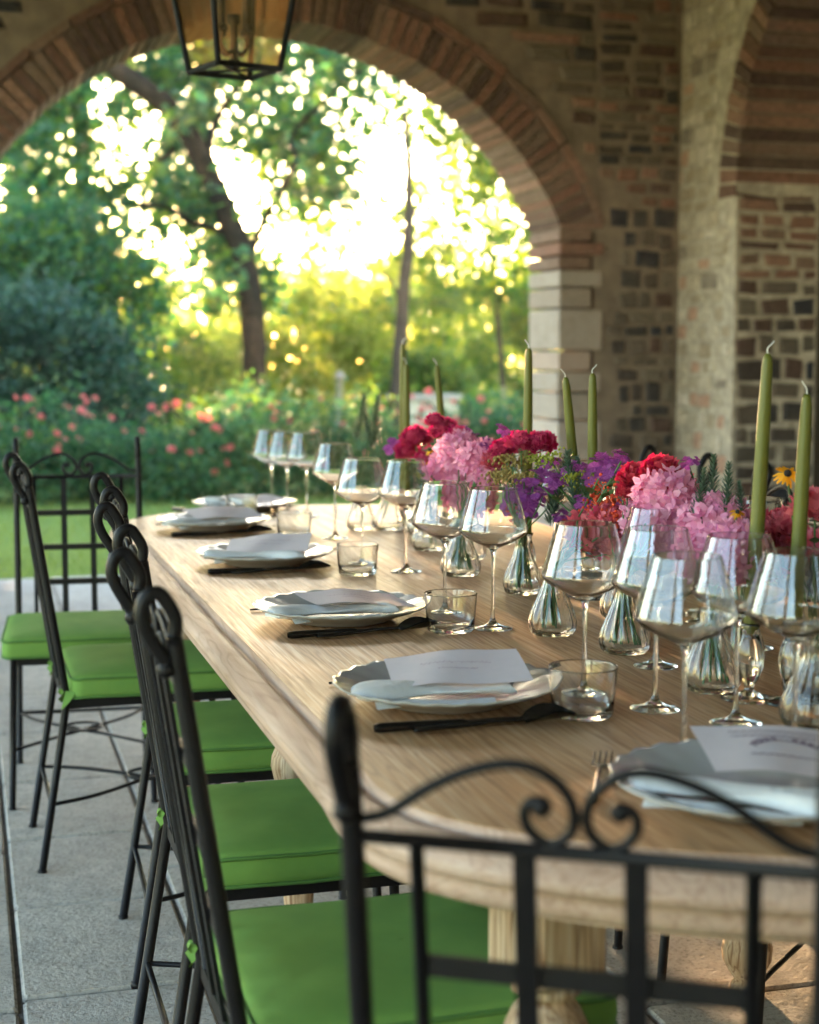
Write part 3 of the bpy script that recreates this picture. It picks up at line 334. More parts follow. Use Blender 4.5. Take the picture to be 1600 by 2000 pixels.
HEADS=[('zinnia', 1.123, 3.921, 1.047, 0.036, 13), ('zinnia', 1.116, 3.976, 1.009, 0.032, 8), ('zinnia', 1.104, 3.606, 1.084, 0.031, 11), ('zinnia', 1.091, 3.45, 1.08, 0.026, 1), ('zinnia', 1.084, 3.616, 1.106, 0.024, 11), ('zinnia', 1.103, 3.769, 1.001, 0.026, 13), ('zinnia', 1.086, 3.017, 1.087, 0.029, 2), ('zinnia', 1.122, 3.001, 1.087, 0.028, 2), ('zinnia', 1.085, 3.117, 1.07, 0.026, 2), ('zinnia', 1.091, 2.461, 1.062, 0.026, 3), ('zinnia', 1.093, 2.364, 1.079, 0.028, 3), ('zinnia', 1.13, 2.369, 1.061, 0.021, 3), ('zinnia', 1.106, 2.436, 1.043, 0.021, 3), ('zinnia', 1.075, 2.457, 1.039, 0.016, 3), ('carnation', 1.071, 2.614, 0.945, 0.035, 0), ('carnation', 1.082, 2.549, 0.972, 0.03, 0), ('carnation', 1.108, 2.558, 0.932, 0.024, 0), ('carnation', 1.11, 2.51, 0.992, 0.021, 3), ('carnation', 1.203, 2.156, 1.003, 0.028, 12), ('carnation', 1.215, 2.158, 0.967, 0.027, 12), ('carnation', 1.184, 2.032, 1.044, 0.028, 12), ('carnation', 1.202, 2.054, 0.983, 0.026, 12), ('carnation', 1.239, 2.267, 0.928, 0.021, 7), ('carnation', 1.133, 2.52, 0.947, 0.021, 3), ('carnation', 1.12, 3.133, 0.941, 0.019, 2), ('carnation', 1.088, 3.191, 1.041, 0.02, 2), ('hydrangea', 1.125, 3.522, 0.997, 0.043, 11), ('hydrangea', 1.124, 3.461, 0.95, 0.033, 1), ('hydrangea', 1.074, 3.243, 1.037, 0.027, 1), ('hydrangea', 1.078, 3.415, 1.049, 0.026, 1), ('hydrangea', 1.084, 2.325, 1.038, 0.028, 3), ('hydrangea', 1.129, 2.444, 0.989, 0.033, 3), ('hydrangea', 1.101, 2.265, 1.002, 0.026, 7), ('hydrangea', 1.109, 2.189, 0.993, 0.033, 4), ('hydrangea', 1.083, 2.085, 0.982, 0.027, 4), ('hydrangea', 1.075, 2.161, 0.961, 0.026, 4), ('hydrangea', 1.115, 2.135, 0.942, 0.017, 4), ('hydrangea', 1.13, 2.363, 1.02, 0.024, 3), ('hydrangea', 1.118, 2.219, 1.023, 0.019, 4), ('hydrangea', 1.123, 2.366, 0.961, 0.022, 3), ('aster', 1.072, 2.877, 1.029, 0.026, 10), ('aster', 1.092, 2.994, 0.989, 0.027, 2), ('aster', 1.127, 3.154, 0.985, 0.022, 2), ('aster', 1.125, 2.968, 1.048, 0.018, 2), ('aster', 1.103, 2.624, 1.078, 0.022, 0), ('aster', 1.101, 2.564, 1.072, 0.02, 0), ('aster', 1.124, 2.717, 1.049, 0.019, 10), ('aster', 1.081, 2.808, 1.033, 0.018, 10), ('aster', 1.126, 3.431, 1.062, 0.023, 1), ('aster', 1.113, 3.586, 1.044, 0.027, 11), ('aster', 1.11, 3.137, 0.957, 0.019, 2), ('aster', 1.097, 3.161, 1.111, 0.013, 2), ('aster', 1.109, 3.017, 0.955, 0.019, 2), ('aster', 1.122, 3.488, 1.087, 0.017, 1), ('aster', 1.098, 4.042, 1.03, 0.022, 8), ('aster', 1.102, 2.543, 1.094, 0.014, 0), ('aster', 1.092, 3.237, 1.076, 0.018, 1), ('aster', 1.121, 3.253, 1.041, 0.02, 1), ('aster', 1.098, 2.76, 1.06, 0.017, 10), ('aster', 1.097, 2.919, 0.998, 0.018, 2), ('aster', 1.084, 2.673, 1.001, 0.015, 0), ('aster', 1.137, 2.352, 1.097, 0.012, 7), ('aster', 1.131, 2.896, 0.954, 0.016, 10), ('aster', 1.12, 2.582, 1.004, 0.015, 0), ('berry', 1.096, 2.601, 1.008, 0.026, 0), ('berry', 1.08, 2.488, 1.048, 0.017, 3), ('berry', 1.072, 2.596, 0.99, 0.018, 0), ('berry', 1.079, 2.527, 0.991, 0.02, 3), ('berry', 1.11, 2.668, 1.026, 0.015, 10), ('berry', 1.109, 3.118, 0.932, 0.013, 2), ('rosemary', 1.126, 2.896, 1.02, 0.044, 10), ('rosemary', 1.084, 2.724, 1.025, 0.042, 10), ('rosemary', 1.128, 2.778, 1.026, 0.037, 10), ('rosemary', 1.127, 2.947, 0.985, 0.035, 2), ('rosemary', 1.126, 2.243, 1.069, 0.032, 7), ('rosemary', 1.115, 2.17, 1.066, 0.03, 4), ('rosemary', 1.083, 2.202, 1.061, 0.027, 4), ('rosemary', 1.099, 4.418, 1.089, 0.044, 6), ('rosemary', 1.114, 4.291, 1.084, 0.046, 5), ('rosemary', 1.097, 4.315, 1.057, 0.038, 6), ('rosemary', 1.13, 2.154, 1.049, 0.023, 4), ('rudbeckia', 1.117, 3.744, 1.006, 0.022, 13), ('rudbeckia', 1.122, 2.103, 1.007, 0.02, 4), ('rudbeckia', 1.17, 2.089, 1.099, 0.017, 12), ('rudbeckia', 1.113, 2.134, 1.039, 0.011, 4), ('rudbeckia', 1.078, 3.64, 1.041, 0.012, 11), ('budspray', 1.081, 3.058, 1.05, 0.029, 2), ('budspray', 1.077, 2.971, 1.025, 0.023, 2), ('budspray', 1.083, 3.144, 1.011, 0.026, 2), ('budspray', 1.094, 2.863, 1.07, 0.022, 10), ('budspray', 1.083, 2.914, 1.065, 0.018, 2), ('budspray', 1.093, 3.294, 1.045, 0.016, 1), ('budspray', 1.098, 3.236, 0.976, 0.02, 1), ('budspray', 1.083, 3.095, 1.021, 0.021, 2), ('budspray', 1.081, 2.717, 1.045, 0.017, 10), ('budspray', 1.14, 2.355, 1.038, 0.015, 7), ('budspray', 1.08, 2.568, 0.989, 0.014, 0), ('budspray', 1.122, 3.835, 0.963, 0.018, 13)]
CANDLES=[(1.107, 2.04, 1.276, -0.018), (1.148, 2.0, 1.219, -0.012), (1.225, 2.98, 1.234, 0.004), (1.182, 3.02, 1.228, 0.04), (1.168, 3.2, 1.285, -0.002), (1.248, 4.15, 1.242, 0.035), (1.21, 4.36, 1.299, 0.0), (1.19, 4.25, 1.242, 0.0)]

# ============================================================ SETTING
def plane(name, x0, x1, y0, y1, z, mat, kind='structure', parent=None):
    o = link(bpy.data.objects.new(name, mesh(name, [(x0,y0,z),(x1,y0,z),(x1,y1,z),(x0,y1,z)], [(0,1,2,3)], mats=[mat])), parent)
    if kind: o['kind'] = kind
    return o
plane('lawn', -90, 90, -40, 120, -.03, M['lawn'])
# floor: a bed of joint sand with paving slabs lying on it
b = MB(); b.box((1.4, 2.75, -.066), (8.4, 12.6, .13)); floor = b.build('floor', M['joint']); floor['kind'] = 'structure'
def slab_mesh(k):
    r = random.Random(k); b = MB(); b.box((0,0,0), (1,1,.03), 0, .008); return b.mesh('slab', M['paving'])
xs = [-2.6,-1.8,-1.0,-.42,.075,.44,1.24,2.04,2.84,3.64,4.5]
SLABS = {}
for i in range(len(xs)-1):
    g = .010
    y = -1.0 + rng.uniform(0, .3)
    step = {4: .58}.get(i, .95)
    y1 = 9.03
    while y < y1:
        L = step*rng.uniform(.9, 1.12); L = min(L, y1-y)
        if L > .12 and y > 1.5:
            X0, X1 = xs[i]+g/2, xs[i+1]-g/2
            key = (round(X1-X0,3), round(L,1)); L2 = L-.012
            b = MB(); b.box((0,0,0), (X1-X0, L2, .04), 0, .006)
            o = b.build('slab', M['paving'], floor, ((X0+X1)/2, y+L/2, rng.uniform(-.0015,.0015)-.010))
            # rocking each stone a hair
            o.rotation_euler = (rng.uniform(-.0015,.0015), rng.uniform(-.002,.002), 0)
        y += L
plane('terrace', -2.7, 4.6, -4.5, 1.6, -.004, M['paving'])

def arch_wall(name, mat, u0, u1, z1, thick, arches, place, parent=None):
    """wall in local x (u), z, from y=0 to y=thick; arches: (centre u, half width, z of springing, circle centre z, radius)"""
    us = [(u0, None)]
    for (c, h, zs, zc, r) in arches:
        us.append((c-h, 'L'))
        for k in range(1, 24):
            us.append((c-h+2*h*k/24, (c, zc, r)))
        us.append((c+h, 'R'))
    us.append((u1, None))
    V = []; F = []
    def add(*p):
        b = len(V); V.extend(p); return list(range(b, b+len(p)))
    segs = []; cur = None
    prev = (u0, 0.0, False)
    pts = [(u0, 0.0)]
    for (c, h, zs, zc, r) in arches:
        zj = zc+math.sqrt(max(0, r*r-h*h))
        pts += [(c-h, 0.0), (c-h, zj)]
        for k in range(1, 24):
            u = c-h+2*h*k/24; pts.append((u, zc+math.sqrt(r*r-(u-c)**2)))
        pts += [(c+h, zj), (c+h, 0.0)]
    pts.append((u1, 0.0))
    for (a, za), (b_, zb) in zip(pts[:-1], pts[1:]):
        if b_-a > 1e-6:
            F.append(add((a,0,za),(b_,0,zb),(b_,0,z1),(a,0,z1)))
            F.append(add((a,thick,za),(a,thick,z1),(b_,thick,z1),(b_,thick,zb)))
        if not (za == 0.0 and zb == 0.0): F.append(add((a,0,za),(a,thick,za),(b_,thick,zb),(b_,0,zb)))
    F.append(add((u0,0,0),(u0,0,z1),(u0,thick,z1),(u0,thick,0))); F.append(add((u1,0,0),(u1,thick,0),(u1,thick,z1),(u1,0,z1)))
    F.append(add((u0,0,z1),(u1,0,z1),(u1,thick,z1),(u0,thick,z1)))
    o = link(bpy.data.objects.new(name, mesh(name, V, F, mats=[mat])), parent)
    o.location = place[0]; o.rotation_euler = (0, 0, place[1]); return o
ZT = 3.95
# --- wall of the big arch, facing the camera
AC, AH, AZ, AR = 1.66, 1.62, 1.25, 1.78
facade = thing('arch_wall', 'rubble stone wall with the big round brick arch opening onto the garden', 'wall', (0, 8.5, 0))
arch_wall('wall_core', M['mortar_dark'], -2.4, 4.55, ZT, .5, [(AC, AH+.22, 0, AZ, AR+.24)], ((0,0,0), 0), facade)
def wedge(r0, r1, dth, y0, y1, jit, seed, mat):
    r = random.Random(seed); V = []
    for y in (y0+r.uniform(0,jit), y1):
        for (rr, s) in ((r0,-1),(r1,-1),(r1,1),(r0,1)):
            q = rr+r.uniform(-jit,jit)*.5; a = s*dth/2+r.uniform(-jit,jit)*.25/rr
            V.append((q*math.sin(a), y, q*math.cos(a)))
    return mesh('voussoir_brick', V, [(0,3,2,1),(4,5,6,7),(0,1,5,4),(1,2,6,5),(2,3,7,6),(3,0,4,7)], mats=[mat])
def ring(parent, c, rz, y0, y1, r0, r1, pitch, gap, a0, a1, name='brick', jit=.008, nv=6):
    rm = (r0+r1)/2; n = max(1, round((a1-a0)*rm/pitch)); dth = (a1-a0)/n
    ms = [wedge(r0, r1, dth-gap/rm, y0, y1, jit, 40+k+int(r0*100), M['brick']) for k in range(nv)]
    for i in range(n):
        o = bpy.data.objects.new(name, rng.choice(ms)); link(o, parent); o.location = c
        o.rotation_euler = (0, a0+(i+.5)*dth, rz)
def mortar_band(parent, c, rz, y0, y1, r0, r1, a0, a1):
    V = []; F = []; n = 40
    for i in range(n+1):
        a = a0+(a1-a0)*i/n
        for y, r in ((y0,r0),(y0,r1),(y1,r1),(y1,r0)): V.append((r*math.sin(a), y, r*math.cos(a)))
    for i in range(n):
        for j in range(4): F.append((i*4+j, i*4+(j+1)%4, i*4+4+(j+1)%4, i*4+4+j))
    o = link(bpy.data.objects.new('mortar_band', mesh('mortar_band', V, F, mats=[M['mortar_dark']])), parent); o.location = c; o.rotation_euler = (0,0,rz)
A0 = math.asin(AH/AR)
mortar_band(facade, (AC,0,AZ), 0, .006, .494, AR+.008, AR+.236, -A0-.06, A0+.06)
ring(facade, (AC,0,AZ), 0, -.018, .505, AR, AR+.205, .066, .016, -A0-.045, A0+.045)
ring(facade, (AC,0,AZ), 0, -.03, .06, AR+.215, AR+.262, .25, .012, -A0-.05, A0+.05, 'ring_brick')
# jamb blocks
def stone_var(seed, mat, name='stone'):
    r = random.Random(seed); b = .10; V = []
    for (y, i) in ((.5, 0), (-.30, 0), (-.5, b)):
        for sx, sz in ((-1,-1),(1,-1),(1,1),(-1,1)):
            q = random.Random(seed*7+int(sx+2*sz)); jx, jz = q.uniform(-.11,.03), q.uniform(-.14,.04)
            V.append((sx*(.5-i+jx*.9), y+r.uniform(-.06,.06)*(y<-.4), sz*(.5-i+jz*.9)))
    F = [(0,1,2,3),(8,11,10,9)]
    for k in (0,4):
        for j in range(4): F.append((k+j, k+4+j, k+4+(j+1)%4, k+(j+1)%4))
    return mesh(name, V, F, mats=[mat])
ST_D = [stone_var(k, M['stone_dark']) for k in range(7)]
ST_P = [stone_var(k+20, M['stone_lit']) for k in range(7)]
ST_B = [stone_var(k+50, M['brick'], 'brick') for k in range(5)]
def jamb(parent, xin, side, y0, y1):
    z = 0.0; k = 0
    while z < 1.985:
        if z < 1.72: h = min(rng.choice([.12,.16,.20,.24]), 1.74-z) if z < 1.60 else 1.74-z
        else: h = .078
        h = min(h, 2.0-z)
        wd = .20 if (k % 2) else .27
        mat = M['block'] if z < 1.72 else M['brick']
        if z < 1.72 and z < .75 and k % 3 == 0: mat = M['brick']
        b = MB(); b.box((0,0,0), (wd-.004, y1-y0+rng.uniform(0,.02), h-.011), 0, .007)
        b.build('impost_block' if mat is M['block'] else 'brick', mat, parent, (xin+side*wd/2 - side*rng.uniform(0,.006), (y0+y1)/2-rng.uniform(.0,.02), z+h/2))
        z += h; k += 1
jamb(facade, AC+AH, 1, 0, .5); jamb(facade, AC-AH, -1, 0, .5)
def rubble(parent, rz, origin, u0, u1, v0, v1, hr, wr, meshes, inside, proud=.014, limit=290, squeeze=.016, name=None):
    """courses of stones on a wall; u runs along, v up; origin + rz place the face (local y = into the wall)"""
    cs, sn = math.cos(rz), math.sin(rz); out = []
    v = v0
    while v < v1:
        h = min(rng.uniform(*hr(v)), v1-v+.02)
        u = u0-rng.uniform(0,.05)
        while u < u1:
            w_ = rng.uniform(*wr(v)); a, b_ = max(u, u0), min(u+w_, u1)
            if b_-a > .04 and inside(a, v) and inside(b_, v) and inside(a, v+h) and inside(b_, v+h) and inside((a+b_)/2, v+h/2):
                out.append(((a+b_)/2, v+h/2, b_-a-squeeze, h-squeeze*rng.uniform(.8,1.3)))
            u += w_
        v += h
    rng.shuffle(out)
    if len(out) > limit:
        b = MB()
        for (u, vv, ww, hh) in out[limit:]:
            c_ = (origin[0]+u*cs-sn*.018, origin[1]+u*sn+cs*.018, origin[2]+vv); b.box(c_, (ww, .06+rng.uniform(-.008,.008), hh), rz, .008)
        o = b.build('small_stones', M['stone_dark'], parent); o['kind'] = 'stuff'
    for (u, vv, ww, hh) in out[:limit]:
        ms = meshes(u, vv); me = rng.choice(ms)
        o = bpy.data.objects.new(me.name.split('.')[0], me); link(o, parent)
        d = rng.uniform(-.010, .006); ww *= rng.uniform(.9,1.03); vv += rng.uniform(-.008,.008); hh *= rng.uniform(.86,1.06)
        o.location = (origin[0]+u*cs - (0-proud+.03+d)*0 - sn*(.03-proud+d), origin[1]+u*sn+cs*(.03-proud+d), origin[2]+vv)
        o.scale = (ww, .06, max(hh,.02)); o.rotation_euler = (0, rng.uniform(-.05,.05), rz)
    return len(out)
def out_arch(u, v):
    if v < 2.0: return u > AC+AH+.29 or u < AC-AH-.29
    return math.hypot(u-AC, v-AZ) > AR+.305
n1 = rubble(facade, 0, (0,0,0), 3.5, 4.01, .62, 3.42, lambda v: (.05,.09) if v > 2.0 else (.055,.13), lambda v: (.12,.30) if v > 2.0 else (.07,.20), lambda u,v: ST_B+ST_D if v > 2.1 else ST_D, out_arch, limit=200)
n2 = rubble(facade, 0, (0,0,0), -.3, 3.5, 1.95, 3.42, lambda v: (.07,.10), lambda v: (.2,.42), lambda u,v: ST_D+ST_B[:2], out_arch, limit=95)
# --- wall on the right, running toward the camera
side = thing('side_wall', 'rubble stone pier coloured as lit and dark brick side arch to the right of the garden arch', 'wall', (4.02, 8.5, 0))
SC, SH, SZ, SR = 2.01, 1.30, 2.10, 1.301     # arch centre measured from the corner along the wall
arch_wall('wall_core', M['mortar'], 0.003, 12.0, ZT, .5, [(SC, SH+.0, 0, SZ, SR+.20), (SC+3.9, SH, 0, SZ, SR+.2)], ((0,0,0), -PI/2), side)
SA = PI/2
mortar_band(side, (0,-SC,SZ), -PI/2, .006, .49, SR+.008, SR+.2, -SA, 0.9)
ring(side, (0,-SC,SZ), -PI/2, -.015, .5, SR, SR+.19, .078, .013, -SA, SA)
n3 = rubble(side, -PI/2, (0,0,0), .01, .70, .5, 3.5, lambda v: (.06,.12), lambda v: (.08,.22), lambda u,v: ST_P, lambda u,v: (u < .69 if v < 2.1 else math.hypot(u-SC, v-SZ) > SR+.2), proud=.008, limit=230)
# the far jamb of that arch, facing the camera, its lower courses in the shade-darkened stone
n4 = rubble(side, 0, (0,-.71,0), .005, .495, .45, 2.1, lambda v: (.06,.085) if v > 1.5 else (.08,.14), lambda v: (.16,.30) if v > 1.5 else (.10,.22), lambda u,v: ST_B if v > 1.62 else ST_D, lambda u,v: True, proud=.014, limit=120)
# room behind the side arch, ceiling, left arcade, rear wall added to block light
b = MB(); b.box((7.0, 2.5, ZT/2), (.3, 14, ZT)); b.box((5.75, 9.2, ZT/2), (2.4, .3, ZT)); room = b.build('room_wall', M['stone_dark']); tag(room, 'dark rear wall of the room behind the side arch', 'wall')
b = MB(); b.box((5.76, 2.5, -.08), (2.4, 13.6, .15)); fl2 = b.build('room_floor', M['joint']); fl2['kind'] = 'structure'
b = MB(); b.box((2.3, 2.5, ZT+.1), (9.8, 14, .2)); ce = b.build('ceiling', M['plaster']); ce['kind'] = 'structure'
b = MB()
for k in range(9): b.box((.8, -2.6+1.35*k, ZT-.09), (6.39, .16, .17))
bm_ = b.build('ceiling_beams', M['bark']); bm_.parent = ce
left = thing('arcade_wall', 'plastered arcade wall open to the garden on the left of the loggia', 'wall', (-2.4, -4.2, 0))
arch_wall('wall_core', M['plaster'], 0, 12.69, ZT, .45, [(1.9, 1.55, 0, .75, 3.0), (5.6, 1.8, 0, .75, 3.0), (9.75, 1.95, 0, .75, 3.0)], ((0,0,0), PI/2), left)
b = MB(); b.box((.8, -4.35, ZT/2), (6.4, .3, ZT)); rw = b.build('rear_light_block', M['plaster']); tag(rw, 'plain plastered wall added unseen behind the camera to hold back light', 'wall')  # out of view; added to shut light off the foreground

# ============================================================ LANTERN
lan = thing('lantern', 'black iron lantern with amber glass panes hanging in front of the arch', 'lantern', (.775, 4.6, 2.08), R(-9.5+26))
s0, s1, hh = .097, .158, .42
def cs4(s, z): return [(-s,-s,z),(s,-s,z),(s,s,z),(-s,s,z)]
lo, hi = cs4(s0, 0), cs4(s1, hh)
for i in range(4):
    b = MB(); b.tube([lo[i], hi[i]], .0085, 6); b.build('corner_bar', M['black_metal'], lan)
    j = (i+1) % 4
    b = MB(); b.tube([lo[i], lo[j]], .0085, 6); b.build('bottom_bar', M['black_metal'], lan)
    b = MB(); b.tube([hi[i], hi[j]], .009, 6); b.build('top_bar', M['black_metal'], lan)
    a_, b2, c_, d_ = Vector(lo[i]), Vector(lo[j]), Vector(hi[j]), Vector(hi[i])
    b = MB(); b.add([a_*.97+Vector((0,0,.006)), b2*.97+Vector((0,0,.006)), c_*.97, d_*.97], [(0,1,2,3)], False); b.build('pane', M['amber'], lan)
b = MB(); b.tube([lo[0], lo[2]], .004, 5); b.tube([lo[1], lo[3]], .004, 5); b.build('cross_bar', M['black_metal'], lan)
b = MB(); b.lathe([(.012,.0),(.03,.01),(.012,.03),(.010,.12),(.02,.13),(.02,.15)], 10, (0,0,.005))
for k in range(4):
    a = PI/2*k+.4; c, s = math.cos(a), math.sin(a)
    b.tube(smooth_path([(0,0,.06),(.03*c,.03*s,.045),(.055*c,.055*s,.07),(.052*c,.052*s,.10)], 4), .005, 6)
    b.lathe([(.008,0),(.018,.005),(.016,.02)], 8, (.052*c,.052*s,.10))
b.build('candle_cluster', M['black_metal'], lan)
for k in range(4):
    a = PI/2*k+.4; b = MB(); b.lathe([(.011,0),(.011,.07),(.008,.10),(.003,.12)], 8, (.052*math.cos(a), .052*math.sin(a), .118)); b.build('candle_sleeve', M['black_metal'], lan)
b = MB(); b.lathe([(s1*1.5,hh),(s1*1.45,hh+.02),(.06,hh+.14),(.05,hh+.17),(.02,hh+.19)], 4); b.build('roof_cap', M['black_metal'], lan)
for k in range(24):
    z = hh+.2+.045*k
    if 2.08+z > ZT-.19: break
    ax = (k % 2); P = [( .014*math.cos(t)*(1-ax), .014*math.cos(t)*ax, z+.026*math.sin(t)) for t in [2*PI*q/10 for q in range(10)]]
    b = MB(); b.tube(P, .0032, 5, closed=True); b.build('chain_link', M['black_metal'], lan)

# ============================================================ TABLE
TZ = .775
half = [(.456,1.90),(.450,1.80),(.452,1.715),(.472,1.635),(.510,1.570),(.565,1.512),(.63,1.462),(.71,1.412),(.80,1.370),(.90,1.335),(1.04,1.315)]
CX, Y1, Y2 = 1.04, 1.315, 5.09
q1 = [Vector((x,y,0)) for x,y in half]
q1 = smooth_path(q1, 4)
near_l = [(p.x,p.y) for p in q1]; near_r = [(2*CX-x, y) for x,y in near_l[::-1][1:]]
near = near_l+near_r                       # left corner -> right corner around the near end
far = [(x, Y1+Y2-y) for x,y in near[::-1]]  # right -> left round the far end
OUT = near+[(2*CX-.456, 2.6), (2*CX-.456, 3.2),(2*CX-.456, 3.9)]+far+[(.456,3.9),(.456,3.2),(.456,2.6)]
def offset(poly, d):
    n = len(poly); R_ = []
    for i in range(n):
        a, b_, c = Vector(poly[i-1]), Vector(poly[i]), Vector(poly[(i+1)%n])
        t = (c-a).normalized(); R_.append((b_.x+t.y*d, b_.y-t.x*d))
    return R_
table = thing('dining_table', 'long limed oak dining table with moulded edge, laid for dinner', 'table', (CX, 3.2, 0))
def loc(P): return [(x-CX, y-3.2, z) for x,y,z in P]
rings_ = [(-.004,TZ-.001),(0,TZ-.004),(.002,TZ-.012),(.008,TZ-.0135),(.012,TZ-.008),(.020,TZ-.007),(.030,TZ-.011),(.040,TZ-.018),(.047,TZ-.027),(.050,TZ-.036),(.047,TZ-.043),(.040,TZ-.046),(.034,TZ-.050),(.036,TZ-.058),(.034,TZ-.068),(.026,TZ-.076),(.010,TZ-.082),(-.03,TZ-.084)]
b = MB(); n = len(OUT)
b.add(loc([(x,y,TZ) for x,y in offset(OUT,-.004)]+[(x,y,TZ-.03) for x,y in offset(OUT,-.004)]), [tuple(range(n)), tuple(range(2*n-1,n-1,-1))]+[(i,i+n,(i+1)%n+n,(i+1)%n) for i in range(n)], False)
b.build('tabletop', M['table_top'], table)
b = MB(); G = [loc([(x,y,z) for x,y in offset(OUT,d)]) for d,z in rings_]
b.grid(G, True, True); b.build('edge_moulding', M['table_edge'], table)
ins = offset(OUT, -.07)
b = MB(); G = [loc([(x,y,z) for x,y in ins]) for z in (TZ-.03, TZ-.115)]; b.grid(G, True, True)
G = [loc([(x,y,z) for x,y in offset(OUT,-.09)]) for z in (TZ-.115, TZ-.03)]; b.grid(G, True, True)
b.build('apron', M['table_edge'], table)
LEG = [(.018,0),(.032,.006),(.036,.02),(.030,.035),(.024,.045),(.035,.06),(.048,.085),(.050,.11),(.042,.14),(.030,.155),(.026,.16),(.036,.168),(.036,.178),(.027,.186),(.030,.22),(.036,.30),(.038,.34),(.034,.365),(.028,.375),(.040,.392),(.042,.402),(.032,.410),(.030,.42),(.034,.435),(.046,.455),(.052,.480),(.050,.500),(.040,.522),(.031,.534),(.030,.540),(.042,.546),(.042,.556),(.034,.562)]
def leg(x, y, rz, top=True):
    b = MB(); b.lathe(LEG, 28); 
    if top: b.box((0,0,.625), (.105,.105,.132), 0, .010)
    o = b.build('leg', M['table_leg'], table, (x-CX, y-3.2, 0), rz)
leg(.632, 1.655, R(16)); leg(1.448, 1.655, R(-16)); leg(.605, 2.945, 0); leg(1.46, 2.72, 0); leg(.57, 4.28, 0); leg(1.43, 4.6, 0)

